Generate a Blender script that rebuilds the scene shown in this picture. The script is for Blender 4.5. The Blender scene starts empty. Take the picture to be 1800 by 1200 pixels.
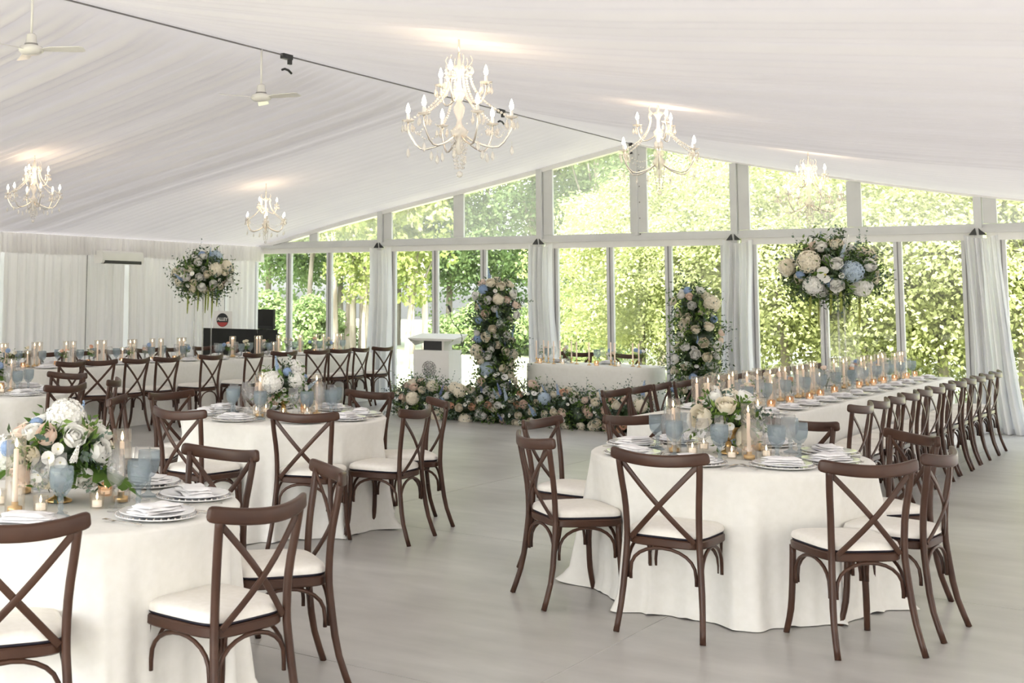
import bpy, math, random
import numpy as np
from mathutils import Vector, Matrix, Quaternion, Euler
R = math.radians
PI = math.pi
rnd = random.Random(7)
sc = bpy.context.scene
COL = sc.collection

# ------------------------------------------------------------------ camera
F_PX, YAW, PITCH, ROLL, PPX, PPY, CAM_H = 2197.362, 0.6453, 0.0998, 0.0078, 558.994, 303.889, 1.625
cam_d = bpy.data.cameras.new('camera')
cam = bpy.data.objects.new('camera', cam_d)
COL.objects.link(cam)
cam_d.sensor_width = 36.0
cam_d.lens = F_PX * 36.0 / 1800.0
cam_d.shift_x = (900 - PPX) / 1800.0
cam_d.shift_y = (PPY - 600) / 1800.0
fwd0 = Vector((-math.sin(YAW), math.cos(YAW), 0)); right0 = Vector((math.cos(YAW), math.sin(YAW), 0)); up0 = Vector((0, 0, 1))
fwd = fwd0 * math.cos(PITCH) + up0 * math.sin(PITCH); up1 = up0 * math.cos(PITCH) - fwd0 * math.sin(PITCH)
rgt = right0 * math.cos(ROLL) + up1 * math.sin(ROLL); upv = up1 * math.cos(ROLL) - right0 * math.sin(ROLL)
mw = Matrix((rgt, upv, -fwd)).transposed().to_4x4()
mw.translation = (0, 0, CAM_H)
cam.matrix_world = mw
cam_d.clip_start = 0.1; cam_d.clip_end = 400
cam_d.dof.use_dof = True; cam_d.dof.focus_distance = 8.5; cam_d.dof.aperture_fstop = 8.0
sc.camera = cam

# ------------------------------------------------------------------ world, sun, exposure
w = bpy.data.worlds.new('world'); sc.world = w; w.use_nodes = True
nt = w.node_tree; nt.nodes.clear()
sky = nt.nodes.new('ShaderNodeTexSky'); sky.sky_type = 'NISHITA'; sky.sun_disc = False
sky.sun_elevation = R(52); sky.sun_rotation = R(150); sky.air_density = 1.0; sky.dust_density = 3.5; sky.ozone_density = 0.6
hsv = nt.nodes.new('ShaderNodeHueSaturation'); hsv.inputs['Saturation'].default_value = 0.5
bg = nt.nodes.new('ShaderNodeBackground'); bg.inputs['Strength'].default_value = 0.9
wo = nt.nodes.new('ShaderNodeOutputWorld')
nt.links.new(sky.outputs[0], hsv.inputs['Color']); nt.links.new(hsv.outputs[0], bg.inputs[0]); nt.links.new(bg.outputs[0], wo.inputs[0])
sun_d = bpy.data.lights.new('sun', 'SUN'); sun = bpy.data.objects.new('sun', sun_d); COL.objects.link(sun)
sun_d.energy = 13.0; sun_d.angle = R(2.0); sun_d.color = (1.0, 0.965, 0.94)
sun.rotation_euler = Vector((-0.45, 0.62, -1.0)).to_track_quat('-Z', 'Y').to_euler()
sc.view_settings.view_transform = 'Standard'; sc.view_settings.look = 'None'
sc.view_settings.exposure = 0.60; sc.view_settings.gamma = 1.0; sc.view_settings.use_curve_mapping = False
sc.cycles.transparent_max_bounces = 40
sc.cycles.max_bounces = 10; sc.cycles.diffuse_bounces = 5; sc.cycles.glossy_bounces = 3; sc.cycles.transmission_bounces = 6
sc.cycles.sample_clamp_indirect = 6.0
sc.cycles.use_denoising = True
sc.cycles.caustics_reflective = False; sc.cycles.caustics_refractive = False

# ------------------------------------------------------------------ materials
def new_mat(name):
    m = bpy.data.materials.new(name); m.use_nodes = True
    n = m.node_tree.nodes; n.clear()
    o = n.new('ShaderNodeOutputMaterial')
    return m, n, m.node_tree.links, o
def noise_col(n, l, c1, c2, scale, detail=3, stretch=None, obj=True, lo=0.35, hi=0.65):
    tc = n.new('ShaderNodeTexCoord'); tx = n.new('ShaderNodeTexNoise')
    tx.inputs['Scale'].default_value = scale; tx.inputs['Detail'].default_value = detail
    if stretch:
        mp = n.new('ShaderNodeMapping'); mp.inputs['Scale'].default_value = stretch
        l.new(tc.outputs['Object'], mp.inputs[0]); l.new(mp.outputs[0], tx.inputs['Vector'])
    else:
        l.new(tc.outputs['Object'], tx.inputs['Vector'])
    r = n.new('ShaderNodeValToRGB'); r.color_ramp.elements[0].position = lo; r.color_ramp.elements[1].position = hi
    r.color_ramp.elements[0].color = (*c1, 1); r.color_ramp.elements[1].color = (*c2, 1)
    l.new(tx.outputs['Fac'], r.inputs[0])
    return r.outputs[0], tx.outputs['Fac']
def pbr(name, c1, c2=None, rough=0.5, metal=0.0, scale=20, bump=0.0, bscale=None, stretch=None, spec=0.5, coat=0.0, emit=None, es=0):
    m, n, l, o = new_mat(name)
    b = n.new('ShaderNodeBsdfPrincipled'); l.new(b.outputs[0], o.inputs[0])
    b.inputs['Roughness'].default_value = rough; b.inputs['Metallic'].default_value = metal
    b.inputs['Specular IOR Level'].default_value = spec; b.inputs['Coat Weight'].default_value = coat
    if c2 is None: c2 = tuple(min(1, c * 1.08) for c in c1)
    col, fac = noise_col(n, l, c1, c2, scale, stretch=stretch)
    l.new(col, b.inputs['Base Color'])
    if bump:
        bn = n.new('ShaderNodeBump'); bn.inputs['Strength'].default_value = bump; bn.inputs['Distance'].default_value = 0.01
        if bscale:
            _, fac = noise_col(n, l, c1, c2, bscale)
        l.new(fac, bn.inputs['Height']); l.new(bn.outputs[0], b.inputs['Normal'])
    if emit:
        b.inputs['Emission Color'].default_value = (*emit, 1); b.inputs['Emission Strength'].default_value = es
    return m
def fabric(name, c1, c2, trans, scale=3, tcol=None, stretch=None):
    m, n, l, o = new_mat(name)
    d = n.new('ShaderNodeBsdfDiffuse'); t = n.new('ShaderNodeBsdfTranslucent'); mx = n.new('ShaderNodeMixShader')
    mx.inputs[0].default_value = trans
    col, _ = noise_col(n, l, c1, c2, scale, stretch=stretch)
    l.new(col, d.inputs[0])
    if tcol: t.inputs[0].default_value = (*tcol, 1)
    else: l.new(col, t.inputs[0])
    l.new(d.outputs[0], mx.inputs[1]); l.new(t.outputs[0], mx.inputs[2]); l.new(mx.outputs[0], o.inputs[0])
    return m
def leafmat(name, c1, c2, c3, trans=0.45, gloss=0.02):
    m, n, l, o = new_mat(name)
    at = n.new('ShaderNodeAttribute'); at.attribute_name = 'tint'
    r = n.new('ShaderNodeValToRGB'); e = r.color_ramp.elements
    e[0].position = 0.0; e[0].color = (*c1, 1); e[1].position = 1.0; e[1].color = (*c3, 1)
    k = e.new(0.5); k.color = (*c2, 1)
    l.new(at.outputs['Fac'], r.inputs[0])
    d = n.new('ShaderNodeBsdfDiffuse'); t = n.new('ShaderNodeBsdfTranslucent'); mx = n.new('ShaderNodeMixShader'); mx.inputs[0].default_value = trans
    l.new(r.outputs[0], d.inputs[0]); l.new(r.outputs[0], t.inputs[0])
    l.new(d.outputs[0], mx.inputs[1]); l.new(t.outputs[0], mx.inputs[2])
    g = n.new('ShaderNodeBsdfGlossy'); g.inputs['Roughness'].default_value = 0.35
    m2 = n.new('ShaderNodeMixShader'); m2.inputs[0].default_value = gloss
    l.new(mx.outputs[0], m2.inputs[1]); l.new(g.outputs[0], m2.inputs[2]); l.new(m2.outputs[0], o.inputs[0])
    return m
def thin_glass(name, tint, gloss=1.0, milky=0.0, milk_col=(1, 1, 1), edge=None, rough=0.02):
    m, n, l, o = new_mat(name)
    tr = n.new('ShaderNodeBsdfTransparent'); tr.inputs[0].default_value = (*tint, 1)
    if edge:
        lw = n.new('ShaderNodeLayerWeight'); lw.inputs['Blend'].default_value = 0.35
        mc = n.new('ShaderNodeMix'); mc.data_type = 'RGBA'
        mc.inputs[6].default_value = (*tint, 1); mc.inputs[7].default_value = (*edge, 1)
        l.new(lw.outputs['Facing'], mc.inputs[0]); l.new(mc.outputs[2], tr.inputs[0])
    base = tr
    if milky:
        d = n.new('ShaderNodeBsdfTranslucent'); d.inputs[0].default_value = (*milk_col, 1)
        d2 = n.new('ShaderNodeBsdfDiffuse'); d2.inputs[0].default_value = (*milk_col, 1)
        ad = n.new('ShaderNodeMixShader'); ad.inputs[0].default_value = 0.5
        l.new(d.outputs[0], ad.inputs[1]); l.new(d2.outputs[0], ad.inputs[2])
        mm = n.new('ShaderNodeMixShader'); mm.inputs[0].default_value = milky
        l.new(tr.outputs[0], mm.inputs[1]); l.new(ad.outputs[0], mm.inputs[2]); base = mm
    g = n.new('ShaderNodeBsdfGlossy'); g.inputs['Roughness'].default_value = rough
    fa = n.new('ShaderNodeLayerWeight'); fa.inputs['Blend'].default_value = 0.5
    pw = n.new('ShaderNodeMath'); pw.operation = 'POWER'; pw.inputs[1].default_value = 4.0; l.new(fa.outputs['Facing'], pw.inputs[0])
    mu = n.new('ShaderNodeMath'); mu.operation = 'MULTIPLY_ADD'; mu.inputs[1].default_value = 0.55 * gloss; mu.inputs[2].default_value = 0.035 * gloss; l.new(pw.outputs[0], mu.inputs[0])
    mx = n.new('ShaderNodeMixShader'); l.new(mu.outputs[0], mx.inputs[0]); l.new(base.outputs[0], mx.inputs[1]); l.new(g.outputs[0], mx.inputs[2])
    l.new(mx.outputs[0], o.inputs[0])
    return m
def emis(name, col, s, sample=False):
    m, n, l, o = new_mat(name)
    e = n.new('ShaderNodeEmission'); e.inputs[0].default_value = (*col, 1); e.inputs[1].default_value = s
    l.new(e.outputs[0], o.inputs[0])
    if not sample: m.cycles.emission_sampling = 'NONE'
    return m

M = {}
M['wood'] = pbr('dark_stained_wood', (0.048, 0.021, 0.013), (0.072, 0.034, 0.021), rough=0.33, scale=5, spec=0.32)
M['cushion'] = pbr('ivory_cushion', (0.80, 0.77, 0.71), (0.84, 0.81, 0.76), rough=0.8, scale=40, spec=0.2)
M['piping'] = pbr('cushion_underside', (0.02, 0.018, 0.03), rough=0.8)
M['cloth'] = pbr('ivory_tablecloth', (0.80, 0.79, 0.745), (0.83, 0.82, 0.78), rough=0.85, scale=25, spec=0.15)
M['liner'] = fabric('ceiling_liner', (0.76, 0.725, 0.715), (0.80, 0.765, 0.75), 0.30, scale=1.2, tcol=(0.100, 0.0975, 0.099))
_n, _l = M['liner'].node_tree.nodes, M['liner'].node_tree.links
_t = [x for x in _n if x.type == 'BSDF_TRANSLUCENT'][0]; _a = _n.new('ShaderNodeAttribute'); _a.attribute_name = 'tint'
_m = _n.new('ShaderNodeMix'); _m.data_type = 'RGBA'; _m.inputs[6].default_value = (0.108, 0.1055, 0.107, 1); _m.inputs[7].default_value = (0.068, 0.066, 0.067, 1)  # pleat shading put into the transmitted colour for stronger contrast
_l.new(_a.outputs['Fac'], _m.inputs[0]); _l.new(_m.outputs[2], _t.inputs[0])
M['drape'] = fabric('sheer_drape', (0.82, 0.80, 0.785), (0.88, 0.865, 0.85), 0.40, scale=2.0, stretch=(1, 8, 0.3))
M['vinyl'] = fabric('vinyl_wall', (0.8, 0.8, 0.8), (0.84, 0.84, 0.84), 0.35)
M['curtain'] = fabric('white_curtain', (0.82, 0.82, 0.84), (0.86, 0.86, 0.87), 0.3)
M['alu'] = pbr('painted_aluminium', (0.62, 0.62, 0.62), (0.66, 0.66, 0.66), rough=0.45, scale=4)
M['alud'] = pbr('frame_gasket', (0.22, 0.21, 0.21), rough=0.5)
M['white'] = pbr('white_paint', (0.80, 0.79, 0.77), (0.83, 0.82, 0.80), rough=0.45, scale=5)
M['fanwhite'] = pbr('fan_enamel', (0.74, 0.72, 0.68), (0.78, 0.76, 0.72), rough=0.25, scale=5)
M['black'] = pbr('black_fabric', (0.010, 0.011, 0.010), (0.016, 0.017, 0.015), rough=0.8, scale=6)
M['blackplastic'] = pbr('black_plastic', (0.02, 0.02, 0.022), rough=0.35)
M['darkmetal'] = pbr('dark_bracket', (0.03, 0.03, 0.03), rough=0.5)
M['porcelain'] = pbr('white_porcelain', (0.84, 0.84, 0.85), rough=0.12, coat=0.4)
M['linen'] = pbr('white_linen', (0.82, 0.81, 0.82), (0.87, 0.86, 0.87), rough=0.9, scale=60, bump=0.2)
M['silver'] = pbr('polished_steel', (0.55, 0.52, 0.48), rough=0.22, metal=1.0)
M['gold'] = pbr('brushed_gold', (0.72, 0.47, 0.20), (0.80, 0.55, 0.26), rough=0.3, metal=1.0)
M['amber'] = thin_glass('rose_amber_glass', (0.98, 0.88, 0.78), 0.9, milky=0.16, milk_col=(0.95, 0.72, 0.54), edge=(0.90, 0.72, 0.56))
M['wax'] = pbr('candle_wax', (0.82, 0.68, 0.58), (0.86, 0.73, 0.63), rough=0.5, scale=10, emit=(1.0, 0.72, 0.5), es=0.12)
M['waxw'] = pbr('white_wax', (0.86, 0.83, 0.78), rough=0.5, emit=(1.0, 0.8, 0.6), es=0.3)
M['flame'] = emis('flame', (1.0, 0.72, 0.38), 9.0)
M['bulb'] = emis('lit_bulb', (1.0, 0.88, 0.70), 10.0)
M['goblet'] = thin_glass('smoky_blue_glass', (0.90, 0.925, 0.94), 0.7, milky=0.24, milk_col=(0.50, 0.575, 0.62), edge=(0.74, 0.79, 0.82))
M['glass'] = thin_glass('clear_glass', (0.99, 0.99, 0.99), 0.9, milky=0.06, milk_col=(0.9, 0.9, 0.9), edge=(0.90, 0.90, 0.91))
M['hurricane'] = thin_glass('hurricane_glass', (0.995, 0.99, 0.98), 0.8, milky=0.06, milk_col=(0.95, 0.9, 0.84), edge=(0.93, 0.90, 0.86))
M['pane'] = thin_glass('window_glass', (0.95, 0.96, 0.955), 0.7)
M['pvc'] = thin_glass('clear_pvc', (0.90, 0.90, 0.89), 0.6, milky=0.24, milk_col=(0.97, 0.97, 0.94), rough=0.12)
M['acrylic'] = thin_glass('clear_acrylic', (0.93, 0.93, 0.92), 1.2, milky=0.25, milk_col=(0.9, 0.9, 0.86))
M['crystal'] = thin_glass('crystal', (0.98, 0.97, 0.95), 2.2, milky=0.42, milk_col=(1.0, 0.97, 0.93), edge=(0.85, 0.82, 0.78))
M['chrome'] = pbr('champagne_metal', (0.72, 0.67, 0.60), rough=0.25, metal=1.0)
M['grass'] = pbr('sunlit_lawn', (0.38, 0.40, 0.24), (0.50, 0.50, 0.34), rough=0.9, scale=0.6, spec=0.1)
M['bark'] = pbr('tree_bark', (0.16, 0.14, 0.11), (0.34, 0.31, 0.26), rough=0.9, scale=4, stretch=(1, 1, 0.2), bump=0.4, spec=0.1)
M['stem'] = pbr('green_stem', (0.05, 0.09, 0.03), rough=0.7)
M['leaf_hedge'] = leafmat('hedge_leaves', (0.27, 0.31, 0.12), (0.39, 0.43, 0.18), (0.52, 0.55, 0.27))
M['leaf_dark'] = leafmat('dark_tree_leaves', (0.08, 0.14, 0.05), (0.17, 0.26, 0.10), (0.32, 0.42, 0.17))
M['leaf_mid'] = leafmat('woodland_leaves', (0.12, 0.19, 0.07), (0.24, 0.33, 0.13), (0.42, 0.50, 0.23))
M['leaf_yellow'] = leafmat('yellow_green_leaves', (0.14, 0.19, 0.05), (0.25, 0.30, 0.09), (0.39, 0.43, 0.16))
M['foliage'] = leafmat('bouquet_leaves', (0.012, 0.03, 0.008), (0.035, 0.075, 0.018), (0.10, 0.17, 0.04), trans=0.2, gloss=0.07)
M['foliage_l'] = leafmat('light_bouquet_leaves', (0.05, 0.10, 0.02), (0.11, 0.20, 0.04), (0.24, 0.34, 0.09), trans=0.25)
M['euca'] = leafmat('eucalyptus_leaves', (0.07, 0.11, 0.09), (0.13, 0.19, 0.15), (0.24, 0.30, 0.24), trans=0.2)
M['amaranthus'] = pbr('green_amaranthus', (0.22, 0.26, 0.05), (0.36, 0.40, 0.10), rough=0.8, scale=60, bump=0.6)
def petal(name, c1, c2): return fabric(name, c1, c2, 0.2, scale=18)
M['p_white'] = petal('white_petals', (0.88, 0.87, 0.83), (0.92, 0.915, 0.89))
M['p_cream'] = petal('cream_petals', (0.87, 0.80, 0.64), (0.92, 0.87, 0.76))
M['p_blush'] = petal('blush_petals', (0.86, 0.68, 0.57), (0.91, 0.78, 0.69))
M['p_peach'] = petal('peach_petals', (0.84, 0.53, 0.37), (0.89, 0.65, 0.50))
M['p_blue'] = petal('blue_petals', (0.30, 0.43, 0.66), (0.46, 0.58, 0.78))
M['p_pale'] = petal('pale_blue_petals', (0.46, 0.58, 0.70), (0.62, 0.70, 0.78))
M['p_viol'] = petal('violet_blue_petals', (0.20, 0.25, 0.50), (0.32, 0.38, 0.64))
M['p_centre'] = pbr('dark_flower_centre', (0.03, 0.03, 0.05), rough=0.8)
M['p_yellow'] = pbr('yellow_flower_centre', (0.55, 0.50, 0.15), rough=0.8)
M['red'] = pbr('red_label', (0.42, 0.05, 0.05), rough=0.4)

# concrete floor
m, n, l, o = new_mat('polished_concrete'); M['concrete'] = m
b = n.new('ShaderNodeBsdfPrincipled'); l.new(b.outputs[0], o.inputs[0])
c1, f1 = noise_col(n, l, (0.43, 0.415, 0.395), (0.58, 0.57, 0.545), 0.8, detail=8)
c2, f2 = noise_col(n, l, (0.80, 0.80, 0.80), (1.08, 1.08, 1.08), 3, detail=10, stretch=(0.6, 2.0, 1), lo=0.25, hi=0.75)
mx = n.new('ShaderNodeMix'); mx.data_type = 'RGBA'; mx.blend_type = 'MULTIPLY'; mx.inputs[0].default_value = 1
l.new(c1, mx.inputs[6]); l.new(c2, mx.inputs[7]); l.new(mx.outputs[2], b.inputs['Base Color'])
mr = n.new('ShaderNodeMapRange'); mr.inputs[3].default_value = 0.26; mr.inputs[4].default_value = 0.42
l.new(f2, mr.inputs[0]); l.new(mr.outputs[0], b.inputs['Roughness'])

# ------------------------------------------------------------------ geometry helpers
class MB:
    def __init__(s): s.v = []; s.f = []; s.m = []; s.t = []; s.usetint = False
    def add(s, vs, fs, mi=0, tint=None):
        k = len(s.v); s.v.extend([tuple(map(float, x)) for x in vs])
        for f in fs: s.f.append(tuple(i + k for i in f)); s.m.append(mi)
        if tint is not None: s.usetint = True
        s.t.extend([0.5 if tint is None else tint] * len(vs))
        return s
    def box(s, c, d, mi=0, rz=0.0):
        cx, cy, cz = c; a, b, h = d[0] / 2, d[1] / 2, d[2] / 2
        ca, sa = math.cos(rz), math.sin(rz); vs = []
        for z in (-h, h):
            for x, y in ((-a, -b), (a, -b), (a, b), (-a, b)):
                vs.append((cx + x * ca - y * sa, cy + x * sa + y * ca, cz + z))
        return s.add(vs, [(3, 2, 1, 0), (4, 5, 6, 7), (0, 1, 5, 4), (1, 2, 6, 5), (2, 3, 7, 6), (3, 0, 4, 7)], mi)
    def lathe(s, prof, n=16, c=(0, 0, 0), mi=0, cap0=True, cap1=True):
        vs = []; fs = []
        for r, z in prof:
            for i in range(n):
                a = 2 * PI * i / n; vs.append((c[0] + r * math.cos(a), c[1] + r * math.sin(a), c[2] + z))
        for j in range(len(prof) - 1):
            for i in range(n):
                q = (i + 1) % n; fs.append((j * n + i, j * n + q, (j + 1) * n + q, (j + 1) * n + i))
        if cap0 and prof[0][0] > 1e-6: fs.append(tuple(reversed(range(n))))
        if cap1 and prof[-1][0] > 1e-6: fs.append(tuple(range((len(prof) - 1) * n, len(prof) * n)))
        return s.add(vs, fs, mi)
    def sweep(s, path, sec, ref=(0, 0, 1), mi=0, scales=None, close=False, caps=True):
        # path: 3d points; sec: 2d section (u along ref-projected side, v along up)
        P = [Vector(p) for p in path]; n = len(sec); vs = []; fs = []; N = len(P); ref = Vector(ref)
        for i, p in enumerate(P):
            if close: t = P[(i + 1) % N] - P[i - 1]
            else: t = P[min(i + 1, N - 1)] - P[max(i - 1, 0)]
            t.normalize()
            side = t.cross(ref)
            if side.length < 1e-4: side = t.cross(Vector((0.3, 1, 0.1)))
            side.normalize(); up = side.cross(t); k = 1 if scales is None else scales[i]
            for a, b_ in sec: vs.append(p + side * a * k + up * b_ * k)
        rng = N if close else N - 1
        for j in range(rng):
            jj = (j + 1) % N
            for i in range(n):
                q = (i + 1) % n; fs.append((j * n + i, j * n + q, jj * n + q, jj * n + i))
        if caps and not close: fs.append(tuple(reversed(range(n)))); fs.append(tuple(range((N - 1) * n, N * n)))
        return s.add(vs, fs, mi)
    def tube(s, path, r, n=8, ref=(0, 0, 1), mi=0, scales=None, close=False):
        return s.sweep(path, [(r * math.cos(2 * PI * i / n), r * math.sin(2 * PI * i / n)) for i in range(n)], ref, mi, scales, close)
    def ball(s, c, r, nu=8, nv=6, mi=0, sq=(1, 1, 1)):
        prof = [(math.sin(PI * j / nv) * r, -math.cos(PI * j / nv) * r) for j in range(nv + 1)]
        k = len(s.v); s.lathe(prof, nu, (0, 0, 0), mi, False, False)
        for i in range(k, len(s.v)):
            x, y, z = s.v[i]; s.v[i] = (c[0] + x * sq[0], c[1] + y * sq[1], c[2] + z * sq[2])
        return s
    def grid(s, fn, nu, nv, mi=0, wrap=False):
        vs = [fn(i, j) for j in range(nv) for i in range(nu)]; fs = []
        for j in range(nv - 1):
            for i in range(nu if wrap else nu - 1):
                q = (i + 1) % nu; fs.append((j * nu + i, j * nu + q, (j + 1) * nu + q, (j + 1) * nu + i))
        return s.add(vs, fs, mi)
    def mesh(s, name, mats, smooth=True, angle=None):
        me = bpy.data.meshes.new(name)
        me.from_pydata(s.v, [], s.f); me.update()
        for m_ in (mats if isinstance(mats, (list, tuple)) else [mats]): me.materials.append(M[m_] if isinstance(m_, str) else m_)
        if any(s.m): me.polygons.foreach_set('material_index', s.m)
        if smooth:
            me.polygons.foreach_set('use_smooth', [True] * len(s.f))
            if angle: me.set_sharp_from_angle(angle=R(angle))
        if s.usetint:
            at = me.attributes.new('tint', 'FLOAT', 'POINT'); at.data.foreach_set('value', s.t)
        return me
def rrect(w_, h_, r, n=3):
    out = []
    for cx, cy, a0 in ((w_ / 2 - r, h_ / 2 - r, 0), (-w_ / 2 + r, h_ / 2 - r, 90), (-w_ / 2 + r, -h_ / 2 + r, 180), (w_ / 2 - r, -h_ / 2 + r, 270)):
        for i in range(n + 1):
            a = R(a0 + 90 * i / n); out.append((cx + r * math.cos(a), cy + r * math.sin(a)))
    return out
def smooth_path(pts, n):
    P = [Vector(p) for p in pts]; out = []; N = len(P)
    for k in range(n + 1):
        t = k / n * (N - 1); i = min(int(t), N - 2); u = t - i
        p0, p1, p2, p3 = P[max(i - 1, 0)], P[i], P[i + 1], P[min(i + 2, N - 1)]
        out.append(0.5 * ((2 * p1) + (p2 - p0) * u + (2 * p0 - 5 * p1 + 4 * p2 - p3) * u * u + (3 * p1 - p0 - 3 * p2 + p3) * u ** 3))
    return out

# ------------------------------------------------------------------ object helpers
def obj(name, me, parent=None, loc=(0, 0, 0), rot=(0, 0, 0), scale=(1, 1, 1), kind=None):
    o = bpy.data.objects.new(name, me); COL.objects.link(o)
    if parent is not None: o.parent = parent
    o.location = loc
    if isinstance(rot, Quaternion): o.rotation_mode = 'QUATERNION'; o.rotation_quaternion = rot
    else: o.rotation_euler = rot
    o.scale = scale if isinstance(scale, (tuple, list)) else (scale,) * 3
    if kind: o['kind'] = kind
    return o
def tag(o, label, cat, group=None):
    o['label'] = label; o['category'] = cat
    if group: o['group'] = group
    return o
def thing(name, label, cat, loc=(0, 0, 0), rz=0.0, group=None):
    o = bpy.data.objects.new(name, None); COL.objects.link(o); o.empty_display_size = 0.1
    o.location = loc; o.rotation_euler = (0, 0, rz)
    return tag(o, label, cat, group)
def struct(name, me=None, loc=(0, 0, 0)):
    o = bpy.data.objects.new(name, me); COL.objects.link(o); o.location = loc; o['kind'] = 'structure'
    return o
def build(name, label, cat, parts, loc, rz=0.0, group=None, scale=1.0):
    # parts: list of (part name, mesh, loc, rot, kind, [subparts])
    t = thing(name, label, cat, loc, rz, group); t.scale = (scale,) * 3
    for p in parts:
        o = obj(p[0], p[1], t, p[2], p[3], kind=p[4] if len(p) > 4 else None)
        for q in (p[5] if len(p) > 5 else []): obj(q[0], q[1], o, q[2], q[3], kind=q[4] if len(q) > 4 else None)
    return t
Z3 = (0, 0, 0)
ORD = ['first', 'second', 'third', 'fourth', 'fifth', 'sixth', 'seventh', 'eighth', 'ninth', 'tenth', 'eleventh', 'twelfth', 'thirteenth', 'fourteenth', 'fifteenth', 'sixteenth', 'seventeenth', 'eighteenth', 'nineteenth', 'twentieth']
ORD += ['twenty-' + w_ for w_ in ORD[:9]] + ['thirtieth'] + ['thirty-' + w_ for w_ in ORD[:9]]

# ================================================================== THE TENT
GY = 17.93          # gable plane
WXL = -14.96        # left wall
RX = -7.53          # ridge
prof_x = [-15.05, -14.26, -12.98, -11.77, -10.1, -9.07, -7.9, -7.53, -7.1, -6.745, -5.99, -5.118, -4.369, -2.917, -2.339, 0.0, 1.6]
prof_z = [2.55, 2.70, 2.975, 3.20, 3.50, 3.70, 3.94, 4.01, 3.90, 3.81, 3.63, 3.445, 3.29, 3.02, 2.93, 2.62, 2.45]
def ceil_z(x): return float(np.interp(x, prof_x, prof_z))
# floor slabs with saw-cut joints
floor = struct('floor', MB().box((-7, 7.1, -0.053), (18.6, 22.2, 0.10)).mesh('floor_bed', 'white', False))
fx = [-15.1, -11.7, -8.65, -5.6, -2.55, 0.5, 2.0]; fy = [-4.0, -1.4, 1.65, 4.7, 7.75, 10.8, 13.85, 16.9, 18.15]
for i in range(len(fx) - 1):
    for j in range(len(fy) - 1):
        g = 0.003
        me = MB().box(((fx[i] + fx[i + 1]) / 2, (fy[j] + fy[j + 1]) / 2, -0.0015), (fx[i + 1] - fx[i] - 2 * g, fy[j + 1] - fy[j] - 2 * g, 0.003)).mesh('slab', 'concrete', False)
        obj('slab', me, floor)
# ceiling liner with pleats
np.random.seed(3)
ys = np.linspace(-4.0, GY + 0.09, 1050)
pl = np.zeros_like(ys); y = -4.0
while y < GY - 0.3:
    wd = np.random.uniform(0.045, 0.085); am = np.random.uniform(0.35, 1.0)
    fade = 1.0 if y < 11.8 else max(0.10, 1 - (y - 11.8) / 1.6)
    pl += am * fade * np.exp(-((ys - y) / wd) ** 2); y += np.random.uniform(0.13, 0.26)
frames = [1.0, 5.2, 9.476, 13.818, 17.93]
xsl = np.concatenate([np.linspace(-15.0, RX, 34), np.linspace(RX, 1.6, 40)[1:]])
nX = len(xsl)
wob = np.random.uniform(-1, 1, (nX,)).cumsum() * 0.004
V = []; PT = []
for j, yy in enumerate(ys):
    ph = ((yy - 1.0) % 4.25) / 4.25; sag = math.sin(PI * ph) ** 2
    for i, xx in enumerate(xsl):
        edge = min(1, abs(xx - RX) / (0.5 if xx < RX else 1.8)) * min(1, abs(xx + 15.0) / 0.6)
        amp = 0.075 if xx < RX else 0.035
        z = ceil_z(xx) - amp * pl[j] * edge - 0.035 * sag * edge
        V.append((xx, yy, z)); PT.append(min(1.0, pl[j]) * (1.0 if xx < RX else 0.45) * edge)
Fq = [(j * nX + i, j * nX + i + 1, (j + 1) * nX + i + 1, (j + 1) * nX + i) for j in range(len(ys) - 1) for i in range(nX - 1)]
cmb = MB().add(V, Fq, 0, 0.0); cmb.t = PT      # fold shading put into the tint, as for doubled cloth in the pleats
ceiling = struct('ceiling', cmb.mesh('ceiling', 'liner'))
cord = MB().tube([(RX, yy, ceil_z(RX) - 0.022) for yy in np.linspace(-4.0, GY, 24)], 0.008, 6).mesh('ridge_cord', 'alud')
obj('ridge_cord', cord, ceiling)
clm = MB().box((0, 0, -0.03), (0.05, 0.14, 0.05)).box((0, 0.05, -0.075), (0.03, 0.04, 0.05)).mesh('clamp', 'darkmetal', False)
hook = MB().tube([(0, -0.07, -0.17), (0, -0.03, -0.155), (0, 0.03, -0.16), (0, 0.08, -0.185)], 0.012, 6).mesh('clamp_hook', 'darkmetal')
for yy in frames[1:]:
    c_ = obj('clamp', clm, ceiling, (RX, yy, ceil_z(RX))); obj('clamp_hook', hook, c_)
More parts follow.
